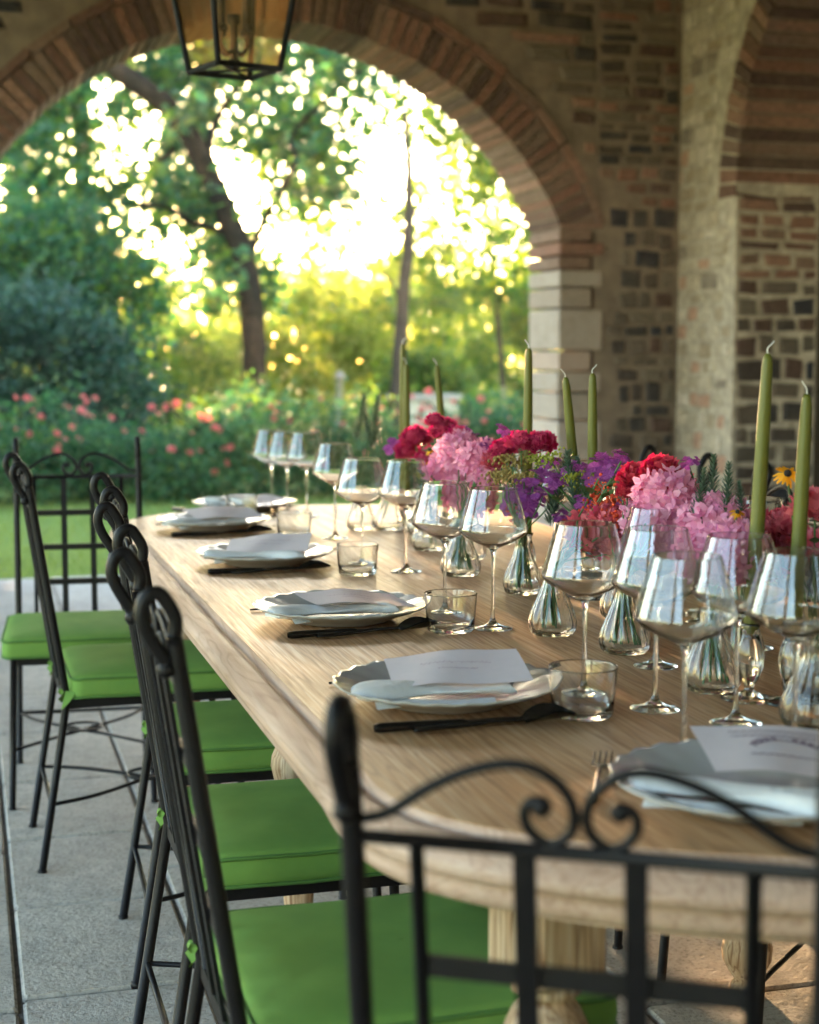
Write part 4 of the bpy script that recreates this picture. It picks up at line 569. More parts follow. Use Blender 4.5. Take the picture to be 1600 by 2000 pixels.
# ============================================================ CHAIRS
def make_chair(label, group):
    t = thing('garden_chair', label, 'chair', (0,0,0), 0, group)
    I = M['iron']; W = .183
    def yb(z): return -.012 - .15*(z-.43) if z > .43 else -.012 - .18*(.43-z)*.9     # recline above, splay below
    for s in (-1, 1):
        P = [(s*(W+.010), yb(0), .004), (s*W, yb(.43), .43), (s*W, yb(.7), .7), (s*W, yb(.90), .90), (s*W, yb(.955), .955)]
        f = [(s*W, yb(.97)+.004, .975), (s*W, yb(.98)-.004, .995), (s*W, yb(.98)-.014, 1.006), (s*W, yb(.98)-.027, 1.001), (s*W, yb(.97)-.034, .982), (s*W, yb(.95)-.030, .960), (s*W, yb(.93)-.019, .936), (s*W, yb(.92)-.014, .926)]
        b = MB(); pp = [Vector(P[0])]+smooth_path(P[1:], 3); b.tube(pp, .0098, 9); b.build('rear_leg' , I, t)
        b = MB(); b.tube(smooth_path([P[-1]]+f, 3), .0085, 9); b.ball((s*W, yb(.915)-.016, .918), .0105); b.build('finial_loop', I, t)
        b = MB(); b.tube([(s*W, .40, .425), (s*(W+.012), .425, .004)], .0095, 9); b.lathe([(.012,0),(.012,.012),(.009,.014)], 9, (s*(W+.012), .425, 0)); b.build('front_leg', I, t)
        b = MB(); b.lathe([(.012,0),(.012,.012),(.009,.014)], 9, (s*(W+.010), yb(0), 0)); b.build('foot', I, t)
    # seat frame
    b = MB()
    b.box((0,-.012,.420),(2*W,.008,.024)); b.box((0,.402,.420),(2*W,.008,.024)); b.box((-W,.195,.420),(.008,.42,.024)); b.box((W,.195,.420),(.008,.42,.024)); b.box((0,.195,.428),(2*W-.02,.40,.004))
    b.build('seat_frame', I, t)
    # back rails and lattice
    zr = .893
    b = MB(); b.tube([(-W, yb(zr), zr), (W, yb(zr), zr)], .0062, 8); b.build('top_rail', I, t)
    xsb = (-.130, -.043, .043, .130)
    for i, x in enumerate(xsb):
        b = MB(); z0, z1 = .44, zr
        if i in (0, 3): b.tube([(x,yb(z0),z0),(x,yb(z1),z1)], .0062, 7)
        else:
            y0_, y1_ = yb(z0), yb(z1); V = []
            for (yy, zz) in ((y0_, z0), (y1_, z1)):
                for (a, c) in ((-.0088,-.003),(.0088,-.003),(.0088,.003),(-.0088,.003)): V.append((x+a, yy+c-.0045, zz))
            b.add(V, [(0,3,2,1),(4,5,6,7),(0,1,5,4),(1,2,6,5),(2,3,7,6),(3,0,4,7)], False)
        b.build('lattice_upright', I, t)
    for z in (.785, .682, .578):
        b = MB(); b.box((0, yb(z)+.0015, z), (.26, .005, .018)); b.build('lattice_crossbar', I, t)
    for s in (-1, 1):
        pts = [(.183,.008),(.168,.010),(.150,.017),(.120,.038),(.092,.053),(.062,.062),(.040,.062),(.022,.054),(.009,.040),(.0045,.024),(.008,.010),(.020,.0),(.031,.002),(.041,.012),(.0435,.024),(.038,.033),(.030,.034)]
        P = [(s*x, yb(zr+v), zr+v+.006) for x, v in pts]
        P = smooth_path(P, 4); b = MB(); b.tube(P, .0046, 8); b.ball((s*.030, yb(zr+.03), zr+.036), .0085); b.build('crest_scroll', I, t)
    # stretchers
    b = MB(); z = .172; b.tube([(-W-.004, yb(z), z), (W+.004, yb(z), z)], .0058, 7); b.build('rear_stretcher', I, t)
    for s in (-1, 1):
        P = [(s*(W+.004), yb(z), z), (s*(W-.045), .05, z), (s*.055, .15, z), (s*.0055, .205, z), (s*.055, .26, z), (s*(W-.045), .355, z), (s*(W+.008), .412, z)]
        b = MB(); b.tube(smooth_path(P, 5), .005, 7); b.build('side_stretcher', I, t)
    b = MB(); b.tube([(.055*math.cos(a), .205+.055*math.sin(a), z+.0095) for a in [2*PI*k/24 for k in range(24)]], .0042, 6, closed=True); b.build('stretcher_ring', I, t)
    # cushion : rounded slab, crowned top, box border
    hw, d0, d1, z0, z1 = .212, -.002, .452, .434, .487
    def outline(ins):
        P = []; r = .03
        for (cx_, cy_, a0) in ((hw-r, d1-r, 0), (-hw+r, d1-r, PI/2), (-hw+r, d0+r, PI), (hw-r, d0+r, 1.5*PI)):
            for k in range(5):
                a = a0+PI/2*k/4; P.append((cx_+(r-ins)*math.cos(a), cy_+(r-ins)*math.sin(a)))
        # extra points on the straight sides
        Q = []
        for i in range(len(P)):
            a, c = P[i], P[(i+1)%len(P)]; Q.append(a)
            if math.dist(a, c) > .1:
                for k in range(1, 6): Q.append((a[0]+(c[0]-a[0])*k/6, a[1]+(c[1]-a[1])*k/6))
        return Q
    base = outline(0); cxx, cyy = 0, (d0+d1)/2; nn = len(base)
    def ringp(sc_, z, wob=0):
        return [(cxx+(x-cxx)*sc_, cyy+(y-cyy)*sc_, z+wob*math.sin(i*2.3)) for i, (x,y) in enumerate(base)]
    b = MB(); G = [ringp(.6, z0+.001), ringp(.97, z0), ringp(.995, z0+.004), ringp(1.0, z0+.015, .0006), ringp(1.004, (z0+z1)/2-.004, .0004), ringp(1.0, z1-.010, .0006), ringp(.985, z1-.001)]
    for s_, dz in ((.93,.004),(.85,.008),(.7,.012),(.5,.015),(.3,.0155),(.12,.016),(.01,.016)): G.append(ringp(s_, z1+dz))
    b.grid(G, True, True); b.build('cushion', M['cushion'], t)
    cu = [c for c in children(t) if c.name.startswith('cushion')][0]
    for z in (z1-.004, z0+.004):
        b = MB(); b.tube([(x*1.004, cyy+(y-cyy)*1.004, z+.0012*math.sin(i*1.7)) for i, (x,y) in enumerate(base)], .0032, 6, closed=True); b.build('piping', M['piping'], cu)
    for s in (-1, 1):
        b = MB(); b.add([(s*.20,.01,.452),(s*.198,-.016,.455),(s*.200,-.034,.436),(s*.190,-.026,.424),(s*.178,-.012,.438),(s*.208,-.028,.410),(s*.214,-.008,.430)], [(0,1,2,3,4),(0,6,5,1)], True)
        b.tube([(s*W-.012,yb(.45)-.01,.45),(s*W+.012,yb(.45)-.012,.452)], .007, 6); b.build('tie', M['cushion'], cu)
    return t
chairs = [((.312,1.945),-90, 'wrought iron chair with green cushion, nearest of the row along the left side', 'chairs along the left side of the table'),
 ((.347,2.60),-90, 'wrought iron chair with green cushion, second from the front on the left side', 'chairs along the left side of the table'),
 ((.39,3.29),-91.5, 'wrought iron chair with green cushion, third from the front on the left side', 'chairs along the left side of the table'),
 ((.232,4.05),-89, 'wrought iron chair pulled out a little, last side-on chair of the left row', 'chairs along the left side of the table'),
 ((.325,4.83),176, 'wrought iron chair facing the camera, lattice back against the lawn', None),
 ((.487,1.165),-31, 'blurred black iron chair back in the foreground at the near end of the table', None),
 ((1.735,2.60),90, 'wrought iron chair across the table behind the nearest candles, legs showing below', 'chairs along the right side of the table'),
 ((1.735,3.22),91, 'wrought iron chair across the table behind the rosemary and red flowers', 'chairs along the right side of the table'),
 ((1.74,3.90),90, 'wrought iron chair on the far side hidden behind the bouquets', 'chairs along the right side of the table'),
 ((1.74,1.95),90, 'wrought iron chair on the right side cut off by the picture edge', 'chairs along the right side of the table')]
proto = make_chair(chairs[0][2], chairs[0][3]); km = kid_map(proto)
for i, (p, a, lab, grp) in enumerate(chairs):
    o = proto if i == 0 else copy_tree(proto, km)
    o.location = (p[0], p[1], 0.004); o.rotation_euler = (0, 0, R(a)); o['label'] = lab
    if grp: o['group'] = grp
    elif 'group' in o: del o['group']

# ============================================================ PLACE SETTINGS
def plate_mesh():
    n = 96; V = []; F = []
    prof = [(0,.004),(.06,.004),(.085,.005),(.100,.009),(.120,.016),(.140,.021),(.152,.0245),(.1565,.0262),(.157,.0245),(.150,.0205),(.135,.015),(.115,.008),(.098,.002),(.092,-.002),(.088,-.0035),(.084,-.001),(.05,-.001),(0,-.001)]
    for k, (r, z) in enumerate(prof):
        for j in range(n):
            a = 2*PI*j/n; t = max(0, (r-.10)/.057)
            rr = r*(1+.012*t*math.cos(24*a)) if r > 0 else 0
            V.append((rr*math.cos(a), rr*math.sin(a), z+.0035+.0012*t*math.cos(24*a)))
    for k in range(len(prof)-1):
        for j in range(n): F.append((k*n+j, k*n+(j+1)%n, (k+1)*n+(j+1)%n, (k+1)*n+j))
    return mesh('plate', V, F, True, [M['plate']])
PM = plate_mesh(); PM.transform(Matrix.Diagonal((1.05,1.05,1.05,1)))
def napkin(seed):
    """linen rolled loosely into a soft fold"""
    r = random.Random(seed); G = []
    nL, nC = 22, 18
    for i in range(nL+1):
        t = i/nL; x = (t-.5)*.23; wdt = .034+.010*math.sin(t*5+seed)+.006*math.sin(t*11+seed*2); hgt = .0095+.003*math.sin(t*7+seed)
        if i in (0, nL): wdt *= .8; hgt *= .75
        row = []
        for j in range(nC):
            a = 2*PI*j/nC; c, s = math.cos(a), math.sin(a)
            fold = .0016*math.sin(3*a+t*6+seed)+.0009*math.sin(7*a-t*9)
            row.append((x+.006*math.sin(a*2+seed), wdt*c*(1+fold*8)+.012*math.sin(t*3+seed), max(-hgt*.9, hgt*s*(1.0 if s > 0 else .8))+fold))
        G.append(row)
    b = MB(); b.grid(G, True, True); k = len(b.V)
    b.add([G[0][j] for j in range(nC)], [tuple(range(nC))]); b.add([G[-1][j] for j in range(nC)], [tuple(range(nC))[::-1]])
    # spiral lip at the end of the roll and a loose flap on the plate
    fl = []
    for i in range(9):
        t = i/8; fl.append([(-.09+.17*t, -.034-.018*q+.004*math.sin(t*9+q*3+seed), -.006-.003*q+.002*math.sin(t*6+q*4)) for q in (0,.4,.8,1.2,1.6)])
    b.grid(fl)
    return b.mesh('napkin', M['napkin'])
NAPS = [napkin(k) for k in range(3)]
def card_mesh(seed, crest=False):
    r = random.Random(seed); G = []; nx, ny = 14, 10
    def hz(x, y): return .008*math.exp(-((x+.02-.3*y)/.055)**2) + .006*math.sin(seed+x*9)*abs(x)*5 + .004*math.sin(y*14+seed)
    for i in range(nx+1):
        G.append([((i/nx-.5)*.20, (j/ny-.5)*.135, hz((i/nx-.5)*.20, (j/ny-.5)*.135)) for j in range(ny+1)])
    b = MB(); b.grid(G); V2 = [(x, y, z-.0006) for row in G for (x,y,z) in row]; m_ = ny+1
    b.add(V2, [(i*m_+j, (i+1)*m_+j, (i+1)*m_+j+1, i*m_+j+1) for i in range(nx) for j in range(ny)])
    me = b.mesh('menu_card', M['card'])
    # faded script lines, too soft to read, printed flat on the card
    p = MB()
    def stroke(P, w_=.0006):
        w_ *= (1.7 if crest else .8)
        for (x0,y0),(x1,y1) in zip(P[:-1], P[1:]):
            d = Vector((x1-x0, y1-y0)); 
            if d.length < 1e-6: continue
            nrm = Vector((-d.y, d.x)).normalized()*w_
            p.add([(x0-nrm.x,y0-nrm.y,hz(x0,y0)+.0006),(x1-nrm.x,y1-nrm.y,hz(x1,y1)+.0006),(x1+nrm.x,y1+nrm.y,hz(x1,y1)+.0006),(x0+nrm.x,y0+nrm.y,hz(x0,y0)+.0006)], [(0,1,2,3)], False)
    if crest:
        for s in (-1, 1):
            stroke([(s*.032*math.cos(a)*1.25, -.012+.030*math.sin(a)) for a in [PI*k/16 for k in range(3, 9)]], .0007)
            for k in range(5):
                a = PI*(.1+.4*k/5); x, y = s*.040*math.cos(a), -.012+.030*math.sin(a)
                stroke([(x, y), (x+s*.007, y+.006), (x+s*.002, y+.009), (x, y)], .0006)
        stroke([(-.05+.1*k/30, -.026+.002*math.sin(k*1.9)) for k in range(31)], .0006)
        for q in range(2): stroke([(-.06+.12*k/40, .045-.014*q+.0022*math.sin(k*2.1+q)) for k in range(41)], .0005)
    else:
        for q, (y, L) in enumerate(((.012,.052),(-.012,.030))):
            stroke([(-L+2*L*k/50, y+(.0055 if q == 0 else .003)*math.sin(k*1.9+q)*r.uniform(.1,1.2)) for k in range(51)], .00055)
    return me, p.mesh('print', M['ink_dark'] if crest else M['ink'])
CARDS = [card_mesh(1), card_mesh(4), card_mesh(7), card_mesh(2, True)]
def knife_mesh():
    b = MB(); pr = [(-.105,.004,.0035),(-.10,.0058,.0045),(-.06,.0055,.0042),(-.01,.0048,.0035),(.005,.0042,.003),(.012,.0075,.0014),(.06,.0088,.0010),(.09,.008,.0009),(.105,.003,.0007)]
    G = []
    for x, wy, hz in pr: G.append([(x, wy*math.cos(a), .0048+hz*math.sin(a)) for a in [2*PI*k/10 for k in range(10)]])
    b.grid(G, True, True); return b.mesh('knife', M['cutlery'])
def spoon_mesh():
    b = MB(); pr = [(-.10,.0035,.002,.0),(-.095,.006,.0022,.0),(-.05,.0045,.002,.001),(.0,.003,.002,.004),(.035,.0026,.0022,.004)]
    G = [[(x, wy*math.cos(a), .004+z+hz*math.sin(a)) for a in [2*PI*k/8 for k in range(8)]] for x,wy,hz,z in pr]
    b.grid(G, True, True)
    for dz in (0, .0012):
        G = []
        for i in range(9):
            t = i/8; x = .035+.068*t; wd = .021*math.sqrt(max(0.003, math.sin(PI*(.04+.93*t)**.8)))
            G.append([(x, wd*q, .0035+dz+.010*(q*q)*math.sin(PI*t)+.003*(1-t)+.006*t*t) for q in (-1,-.66,-.33,0,.33,.66,1)])
        b.grid(G)
    return b.mesh('spoon', M['cutlery'])
def fork_mesh():
    b = MB(); pr = [(-.105,.0035,.002,.0),(-.10,.0058,.0022,.0),(-.05,.0045,.002,.001),(.0,.003,.002,.005),(.035,.003,.0022,.004),(.048,.010,.0014,.002),(.058,.0125,.0012,.001)]
    G = [[(x, wy*math.cos(a), .004+z+hz*math.sin(a)) for a in [2*PI*k/8 for k in range(8)]] for x,wy,hz,z in pr]
    b.grid(G, True, True); b.add([G[-1][j] for j in range(8)], [tuple(range(8))])
    for k in range(4):
        y = (k-1.5)*.0072; b.tube([(.056,y,.005),(.075,y,.004),(.092,y,.006),(.105,y,.010)], [.0016,.0014,.0012,.0007], 6)
    return b.mesh('fork', M['cutlery'])
KM, SM, FM = knife_mesh(), spoon_mesh(), fork_mesh()
for m_ in (KM, SM): m_.transform(Matrix.Diagonal((1.12,1.35,1.5,1)))
def put(name, me, x, y, z, rz, label, cat, group=None, tilt=None):
    o = link(bpy.data.objects.new(name, me), None, (x, y, z)); o.rotation_euler = (tilt[0] if tilt else 0, tilt[1] if tilt else 0, rz)
    return tag(o, label, cat, group)
where = ['nearest full place setting', 'second place setting from the front', 'third place setting from the front', 'fourth place setting from the front', 'far end place setting', 'place setting behind the foreground scroll']
sets = [(.662,2.150,0,0),(.676,2.868,R(4),1),(.682,3.690,R(-3),2),(.676,4.450,R(3),0),(.850,4.935,R(-62),1),(.845,1.560,R(52),3)]
for i, (x, y, rz, ci) in enumerate(sets):
    wh = where[i]; cs, sn = math.cos(rz), math.sin(rz)
    def L(u, v): return x+u*cs-v*sn, y+u*sn+v*cs
    put('plate', PM, x, y, TZ+.0015, rng.uniform(0,1), 'scalloped pale grey plate of the '+wh, 'plate', 'scalloped dinner plates')
    nz = TZ+.0015+.020
    px, py = L(-.03, -.035) if i < 5 else (x-.045, y-.035)
    nr_ = rz+R((-6,2,-9,5,-3)[i]) if i < 5 else R(-38)
    put('napkin', NAPS[i%3], px, py, nz+.004, nr_, 'rolled white linen napkin on the plate of the '+wh, 'napkin', 'rolled napkins on the plates')
    px, py = L((.02,.028,.012,.03,.02)[i], (.012,.004,.02,.01,.01)[i]) if i < 5 else (x+.052, y+.025)
    tl = ((R(7), R(-2.5)), (R(4), R(3)), (R(9), R(-4)), (R(6), R(1)), (R(5), R(-2)), (R(10), R(3)))[i]
    ca = put('menu_card', CARDS[ci][0], px, py, nz+(.018 if i < 5 else .022), rz+R((-9,3,-15,8,5,0)[i]) if i < 5 else R(-13), 'pale lilac menu card lying over the napkin of the '+wh, 'menu card', 'menu cards on the plates', tl)
    link(bpy.data.objects.new('print', CARDS[ci][1]), ca)['kind'] = 'stuff'; ca.scale = (1,1,1)
    kx, ky = L(-.030, -.166 if i < 5 else -.19)
    if i != 5:
        put('knife', KM, kx-.002, ky+.006, TZ, rz+R(1), 'dark table knife beside the plate of the '+wh, 'knife', 'table knives')
        kx, ky = L(.012, -.172); put('spoon', SM, kx, ky-.012, TZ, rz+R(-2), 'dark soup spoon outside the knife of the '+wh, 'spoon', 'soup spoons')
    if i == 5:
        put('fork', FM, .708, 1.69, TZ, R(64), 'dark dinner fork with tines up beside the '+wh, 'fork', 'dinner forks')
    else:
        fx, fy = L(-.035, .150); put('fork', FM, fx, fy, TZ, rz+R(1), 'dark fork half hidden behind the plate of the '+wh, 'fork', 'dinner forks')
        fx, fy = L(.075, .052); put('fork', FM, fx+.02, fy+.03, TZ+.010, rz+R(-14), 'fork with tines peeking past the plate rim of the '+wh, 'fork', 'dinner forks', (0, R(-4)))

# ============================================================ GLASSES
def wine_mesh():
    b = MB()
    outer = [(.0375,0),(.0378,.0012),(.030,.0028),(.016,.0065),(.008,.012),(.0042,.022),(.0034,.05),(.0032,.10),(.0034,.138),(.0052,.150),(.009,.156),(.020,.1615),(.040,.1705),(.058,.181),(.0655,.1885),(.0672,.193),(.0660,.197),(.0620,.213),(.0555,.236),(.0490,.258),(.0448,.2722),(.0445,.2732),(.0442,.2735)]
    inner = [(.0440,.2735),(.0438,.2732),(.0440,.2722),(.0482,.258),(.0547,.236),(.0612,.213),(.0652,.197),(.0664,.193),(.0646,.1893),(.057,.1822),(.039,.1722),(.019,.1635),(.004,.1605),(.0005,.1602)]
    b.lathe(outer+inner, 48, (0,0,.0008)); return b.mesh('wine_glass', M['glass'])
def tumbler_mesh():
    outer = [(.0005,.0),(.036,.0),(.0405,.0015),(.0425,.005),(.045,.03),(.048,.068),(.0482,.0698),(.0479,.0705)]
    inner = [(.0473,.0705),(.0469,.0698),(.0465,.068),(.0437,.03),(.041,.012),(.036,.0085),(.0005,.0078)]
    b = MB(); b.lathe(outer+inner, 40, (0,0,.0008), caps=False); return b.mesh('tumbler', M['glass'])
WM, TM = wine_mesh(), tumbler_mesh(); WM.transform(Matrix.Diagonal((.95,.95,.94,1)))
wine = [((.841,1.74),'large wine glass right behind the nearest plate, low in the picture'),((.931,2.02),'wine glass paired with the one behind the nearest tumbler'),((.859,2.109),'wine glass standing behind the nearest tumbler'),
 ((.991,1.737),'wine glass by the two tallest candles at the right picture edge'),((.919,2.698),'wine glass to the right behind the second tumbler'),((.872,2.845),'wine glass to the left behind the second tumbler'),
 ((.967,3.459),'wine glass with its foot right of the third tumbler'),((.886,3.544),'wine glass seen through the third tumbler'),((.957,4.132),'single wine glass right of the fourth tumbler'),
 ((.952,4.76),'far wine glass of the cluster at the table end, left'),((1.0,4.70),'far wine glass of the cluster at the table end, right'),((.93,4.90),'hindmost wine glass of the cluster at the table end'),
 ((1.245,2.50),'wine glass beyond the pale pink hydrangea heads, near one'),((1.285,2.40),'wine glass behind the rosemary and rudbeckia'),((1.36,3.93),'wine glass glinting between the far candles'),((1.36,3.33),'wine glass beyond the red berries'),((1.315,3.42),'wine glass beyond the purple asters'),((1.00,1.91),'wine glass between the nearest tumbler and the tallest candle'),((1.09,1.73),'wine glass just left of the picture edge in front of the candles'),((1.06,2.30),'wine glass in front of the pink carnation bunch')]
for i, ((x, y), lab) in enumerate(wine): put('wine_glass', WM, x, y, TZ, i*.7, lab, 'wine glass', 'angular long stemmed wine glasses')
tum = [((.815,2.005),'nearest water tumbler, right of the front plate'),((.836,2.69),'second water tumbler from the front'),((.848,3.44),'third water tumbler from the front'),((.852,4.17),'fourth water tumbler from the front'),((.80,4.70),'small tumbler in front of the far end plate')]
for (x, y), lab in tum: put('tumbler', TM, x, y, TZ, 0, lab, 'tumbler', 'low water tumblers')

# ============================================================ BUD VASES, FLOWERS, CANDLES
def vase_mesh(k):
    tw = (.9, -1.0, .0, 1.2)[k % 4]; sq = (1.0, 1.06, .94, 1.0)[k % 4]
    def rad(off):
        def f(r, z, a):
            m_ = .055*min(1, max(0, (z-.006)/.02))*(1 if z < .105 else .3)
            return max(.0004, (r*sq-off)*(1+m_*math.cos(13*a+tw*z*26)))
        return f
    outer = [(.030,0),(.036,.0015),(.0405,.007),(.0425,.016),(.0420,.026),(.0385,.040),(.0325,.056),(.0255,.072),(.0195,.088),(.0162,.102),(.0165,.110),(.0188,.118),(.0212,.1222),(.0211,.123)]
    inner = [(.0204,.123),(.0202,.1222),(.0172,.118),(.0149,.110),(.0146,.102),(.0178,.088),(.0237,.072),(.0306,.056),(.0366,.040),(.040,.026),(.0402,.016),(.037,.010),(.028,.0075),(.0005,.007)]
    b = MB(); n_ = 78; prof = outer+inner; V = []; F = []
    f = rad(0)
    for kk, (r, z) in enumerate(prof):
        for j in range(n_):
            a = 2*PI*j/n_; rr = f(r, z, a); V.append((rr*math.cos(a), rr*math.sin(a), z+.0008))
    for kk in range(len(prof)-1):
        for j in range(n_): F.append((kk*n_+j, kk*n_+(j+1)%n_, (kk+1)*n_+(j+1)%n_, (kk+1)*n_+j))
    F.append(tuple(range(n_-1,-1,-1))); F.append(tuple(range((len(prof)-1)*n_, len(prof)*n_)))
    b.add(V, F); return b.mesh('bud_vase', M['vase_glass'])
VM = [vase_mesh(k) for k in range(4)]
vlab = ['holding rosemary, left of the tumbler glasses','between the second and third place settings','in the middle of the bouquet row, under the purple asters','in front of the pink carnations','nearest the camera under the pale pink heads','at the far end, right one','at the far end, left one','behind the pale pink heads','by the far pair of candles','at the right picture edge','under the orange red berries','under the far magenta zinnias','beside the tallest candle','under the far pale pink heads']
for i, (x, y) in enumerate(VASES):
    put('bud_vase', VM[i%4], x, y, TZ, i*1.3, 'ribbed clear glass bud vase '+vlab[i], 'vase', 'ribbed glass bud vases')

def petals(b, n, r, size, cup, seed, flatten=1.0, ruffle=.2, hemi=-.35, inner=.35):
    """n curved petals over a ball; each a 2x2 patch"""
    q = random.Random(seed)
    for i in range(n):
        z = hemi+(1-hemi)*((i+.5)/n); a = i*2.39996+q.uniform(-.2,.2)
        s = math.sqrt(max(0, 1-z*z)); d = Vector((s*math.cos(a), s*math.sin(a), z*flatten))
        rr = r*q.uniform(.55+.0*inner, 1.0)
        up = (Vector((0,0,1))-d*d.z*.0); t = d.cross(Vector((0,0,1)));
        t = t.normalized() if t.length > .01 else Vector((1,0,0)); bt = d.cross(t).normalized()
        t = (t*math.cos(q.uniform(-.6,.6))+bt*math.sin(q.uniform(-.6,.6))).normalized(); bt = d.cross(t).normalized()
        out = (d*cup - bt*(1-cup)).normalized()
        base = d*(rr-size*.6); w_ = size*q.uniform(.7,1.1)*.55; Lh = size*q.uniform(.8,1.15)
        G = []
        for k, (tt, ww) in enumerate(((0,.45),(.55,1.0),(1.0,.72))):
            row = []
            for j in (-1, 0, 1):
                p = base+out*Lh*tt+t*w_*ww*j + d*size*(.18*abs(j)*tt) + Vector((q.uniform(-1,1),q.uniform(-1,1),q.uniform(-1,1)))*size*ruffle*tt*.5
                row.append(tuple(p))
            G.append(row)
        b.grid(G)
def bloom_meshes():
    out = {}
    for k in range(2):
        b = MB(); petals(b, 230, 1, .42, .55, 3+k, .75, .35); out['zinnia', k] = b.mesh('bloom', M['p_zinnia_red' if k else 'p_zinnia'])
        b = MB(); petals(b, 250, 1, .38, .6, 13+k, .9, .55); out['carnation', k] = b.mesh('bloom', M['p_carn'])
        b = MB()
        q = random.Random(5+k)
        for i in range(110):
            z = -.5+1.5*(i+.5)/110; a = i*2.4; s = math.sqrt(max(0,1-z*z)); d = Vector((s*math.cos(a),s*math.sin(a),z))*q.uniform(.62,1.0)
            t = d.normalized().cross(Vector((0,.1,1))).normalized(); u = d.normalized().cross(t); dn = d.normalized()
            for m_ in range(5):
                an = m_*2*PI/5+q.uniform(-.3,.3); e = t*math.cos(an)+u*math.sin(an); f = t*-math.sin(an)+u*math.cos(an); L_ = q.uniform(.20,.33)
                b.grid([[tuple(d), tuple(d)], [tuple(d+e*L_*.6-f*L_*.38+dn*L_*.3), tuple(d+e*L_*.6+f*L_*.38+dn*L_*.3)], [tuple(d+e*L_-f*L_*.15+dn*L_*q.uniform(.4,.9)), tuple(d+e*L_+f*L_*.15+dn*L_*q.uniform(.4,.9))]])
        out['hydrangea', k] = b.mesh('bloom', M['p_hyd'])
        b = MB(); q = random.Random(15+k)
        for i in range(9):
            a = i*2.4; rr = .85*math.sqrt(i/9); c = Vector((rr*math.cos(a), rr*math.sin(a), q.uniform(-.3,.45)))
            tl = Vector((c.x*.8, c.y*.8, 1)).normalized(); t = tl.cross(Vector((1,.1,0))).normalized(); u = tl.cross(t)
            for m_ in range(16):
                an = m_*2*PI/16; e = t*math.cos(an)+u*math.sin(an); f = u*math.cos(an)-t*math.sin(an)
                b.add([tuple(c), tuple(c+e*.3-f*.06+tl*.05), tuple(c+e*.42+tl*q.uniform(-.05,.15)), tuple(c+e*.3+f*.06+tl*.05)], [(0,1,2,3)])
        out['aster', k] = b.mesh('bloom', M['p_aster'])
        b = MB(); q = random.Random(25+k)
        for i in range(60):
            c = Vector((q.gauss(0,.42), q.gauss(0,.42), q.gauss(0,.5)))
            b.lathe([(.02,-.10),(.09,-.04),(.10,.03),(.03,.10)], 6, tuple(c))
        out['berry', k] = b.mesh('bloom', M['p_berry'])
        b = MB(); q = random.Random(35+k)
        for i in range(64):
            c = Vector((q.gauss(0,.42), q.gauss(0,.42), .35-.5*abs(q.gauss(0,.6))))
            b.lathe([(.02,-.09),(.08,-.03),(.07,.05),(.02,.09)], 5, tuple(c))
            if i % 3 == 0: b.add([tuple(c), tuple(c+Vector((.2,.05,.1))), tuple(c+Vector((.1,.2,.12)))], [(0,1,2)])
        out['budspray', k] = b.mesh('bloom', M['p_bud' if k else 'p_bud2'])
        b = MB(); q = random.Random(45+k)
        for i in range(15):
            an = 2*PI*i/15; e = Vector((math.cos(an), math.sin(an), 0)); f = Vector((-e.y, e.x, 0)); dr = q.uniform(-.75,-.15)
            b.grid([[tuple(e*.25-f*.06), tuple(e*.25+f*.06)], [tuple(e*.7-f*.15+Vector((0,0,dr*.4))), tuple(e*.7+f*.15+Vector((0,0,dr*.4)))], [tuple(e*1.05-f*.07+Vector((0,0,dr))), tuple(e*1.05+f*.07+Vector((0,0,dr)))]])
        out['rudbeckia', k] = b.mesh('bloom', M['p_yellow'])
        b = MB(); q = random.Random(55+k)
        for i in range(150):
            z = -1.3+2.6*i/150; a = i*2.4; e = Vector((math.cos(a), math.sin(a), .75)).normalized(); f = e.cross(Vector((0,0,1))).normalized(); L_ = .62*(1-.45*max(0, z))
            c = Vector((.10*math.sin(z*1.7+k), .08*math.cos(z*1.3), z))
            b.add([tuple(c), tuple(c+e*L_*.5-f*.06), tuple(c+e*L_), tuple(c+e*L_*.5+f*.06)], [(0,1,2,3)])
        b.tube([(0,0,-1.35),(.03,0,0),(.0,.0,1.3)], .03, 5)
        out['rosemary', k] = b.mesh('bloom', M['rosemary'])
    return out
BL = bloom_meshes()
b = MB(); b.lathe([(.01,-.1),(.28,-.08),(.33,.08),(.25,.28),(.08,.38)], 14); SEED = b.mesh('seed_head', M['dark_center'])
desc = {'zinnia': ('magenta red ruffled zinnia', 'zinnia'), 'carnation': ('coral pink carnation', 'carnation'), 'hydrangea': ('pale pink hydrangea head', 'hydrangea'), 'aster': ('cluster of small purple asters', 'aster'),
        'berry': ('spray of orange red berries', 'berry sprig'), 'rosemary': ('upright grey green rosemary sprig', 'rosemary sprig'), 'rudbeckia': ('yellow rudbeckia with dark centre', 'rudbeckia'), 'budspray': ('ochre green bud spray', 'bud sprig')}
near_to = ['second row rosemary vase','vase between second and third settings','middle vase of the bouquet row','vase in front of the carnations','vase nearest the camera','far right vase','far left vase','vase behind the pale pink heads','vase by the far candle pair','vase at the right picture edge','vase under the berries','vase under the far zinnias','vase beside the tallest candle','vase under the far pink heads']
by = {}
for i, h in enumerate(HEADS): by.setdefault((h[0], h[5]), []).append(i)
LAB = {}
for (kd, v), ids in by.items():
    ids.sort(key=lambda i: -HEADS[i][3])
    words = {1: [''], 2: ['higher of two', 'lower of two']}.get(len(ids))
    if words is None:
        ords = ['topmost', 'second highest', 'third highest', 'fourth highest', 'fifth highest', 'sixth highest', 'seventh highest', 'eighth highest']
        words = [ords[k] if k < len(ids)-1 else 'lowest' for k in range(len(ids))]
    for i, w_ in zip(ids, words): LAB[i] = (desc[kd][0]+' in the '+near_to[v]+(', '+w_ if w_ else ''))
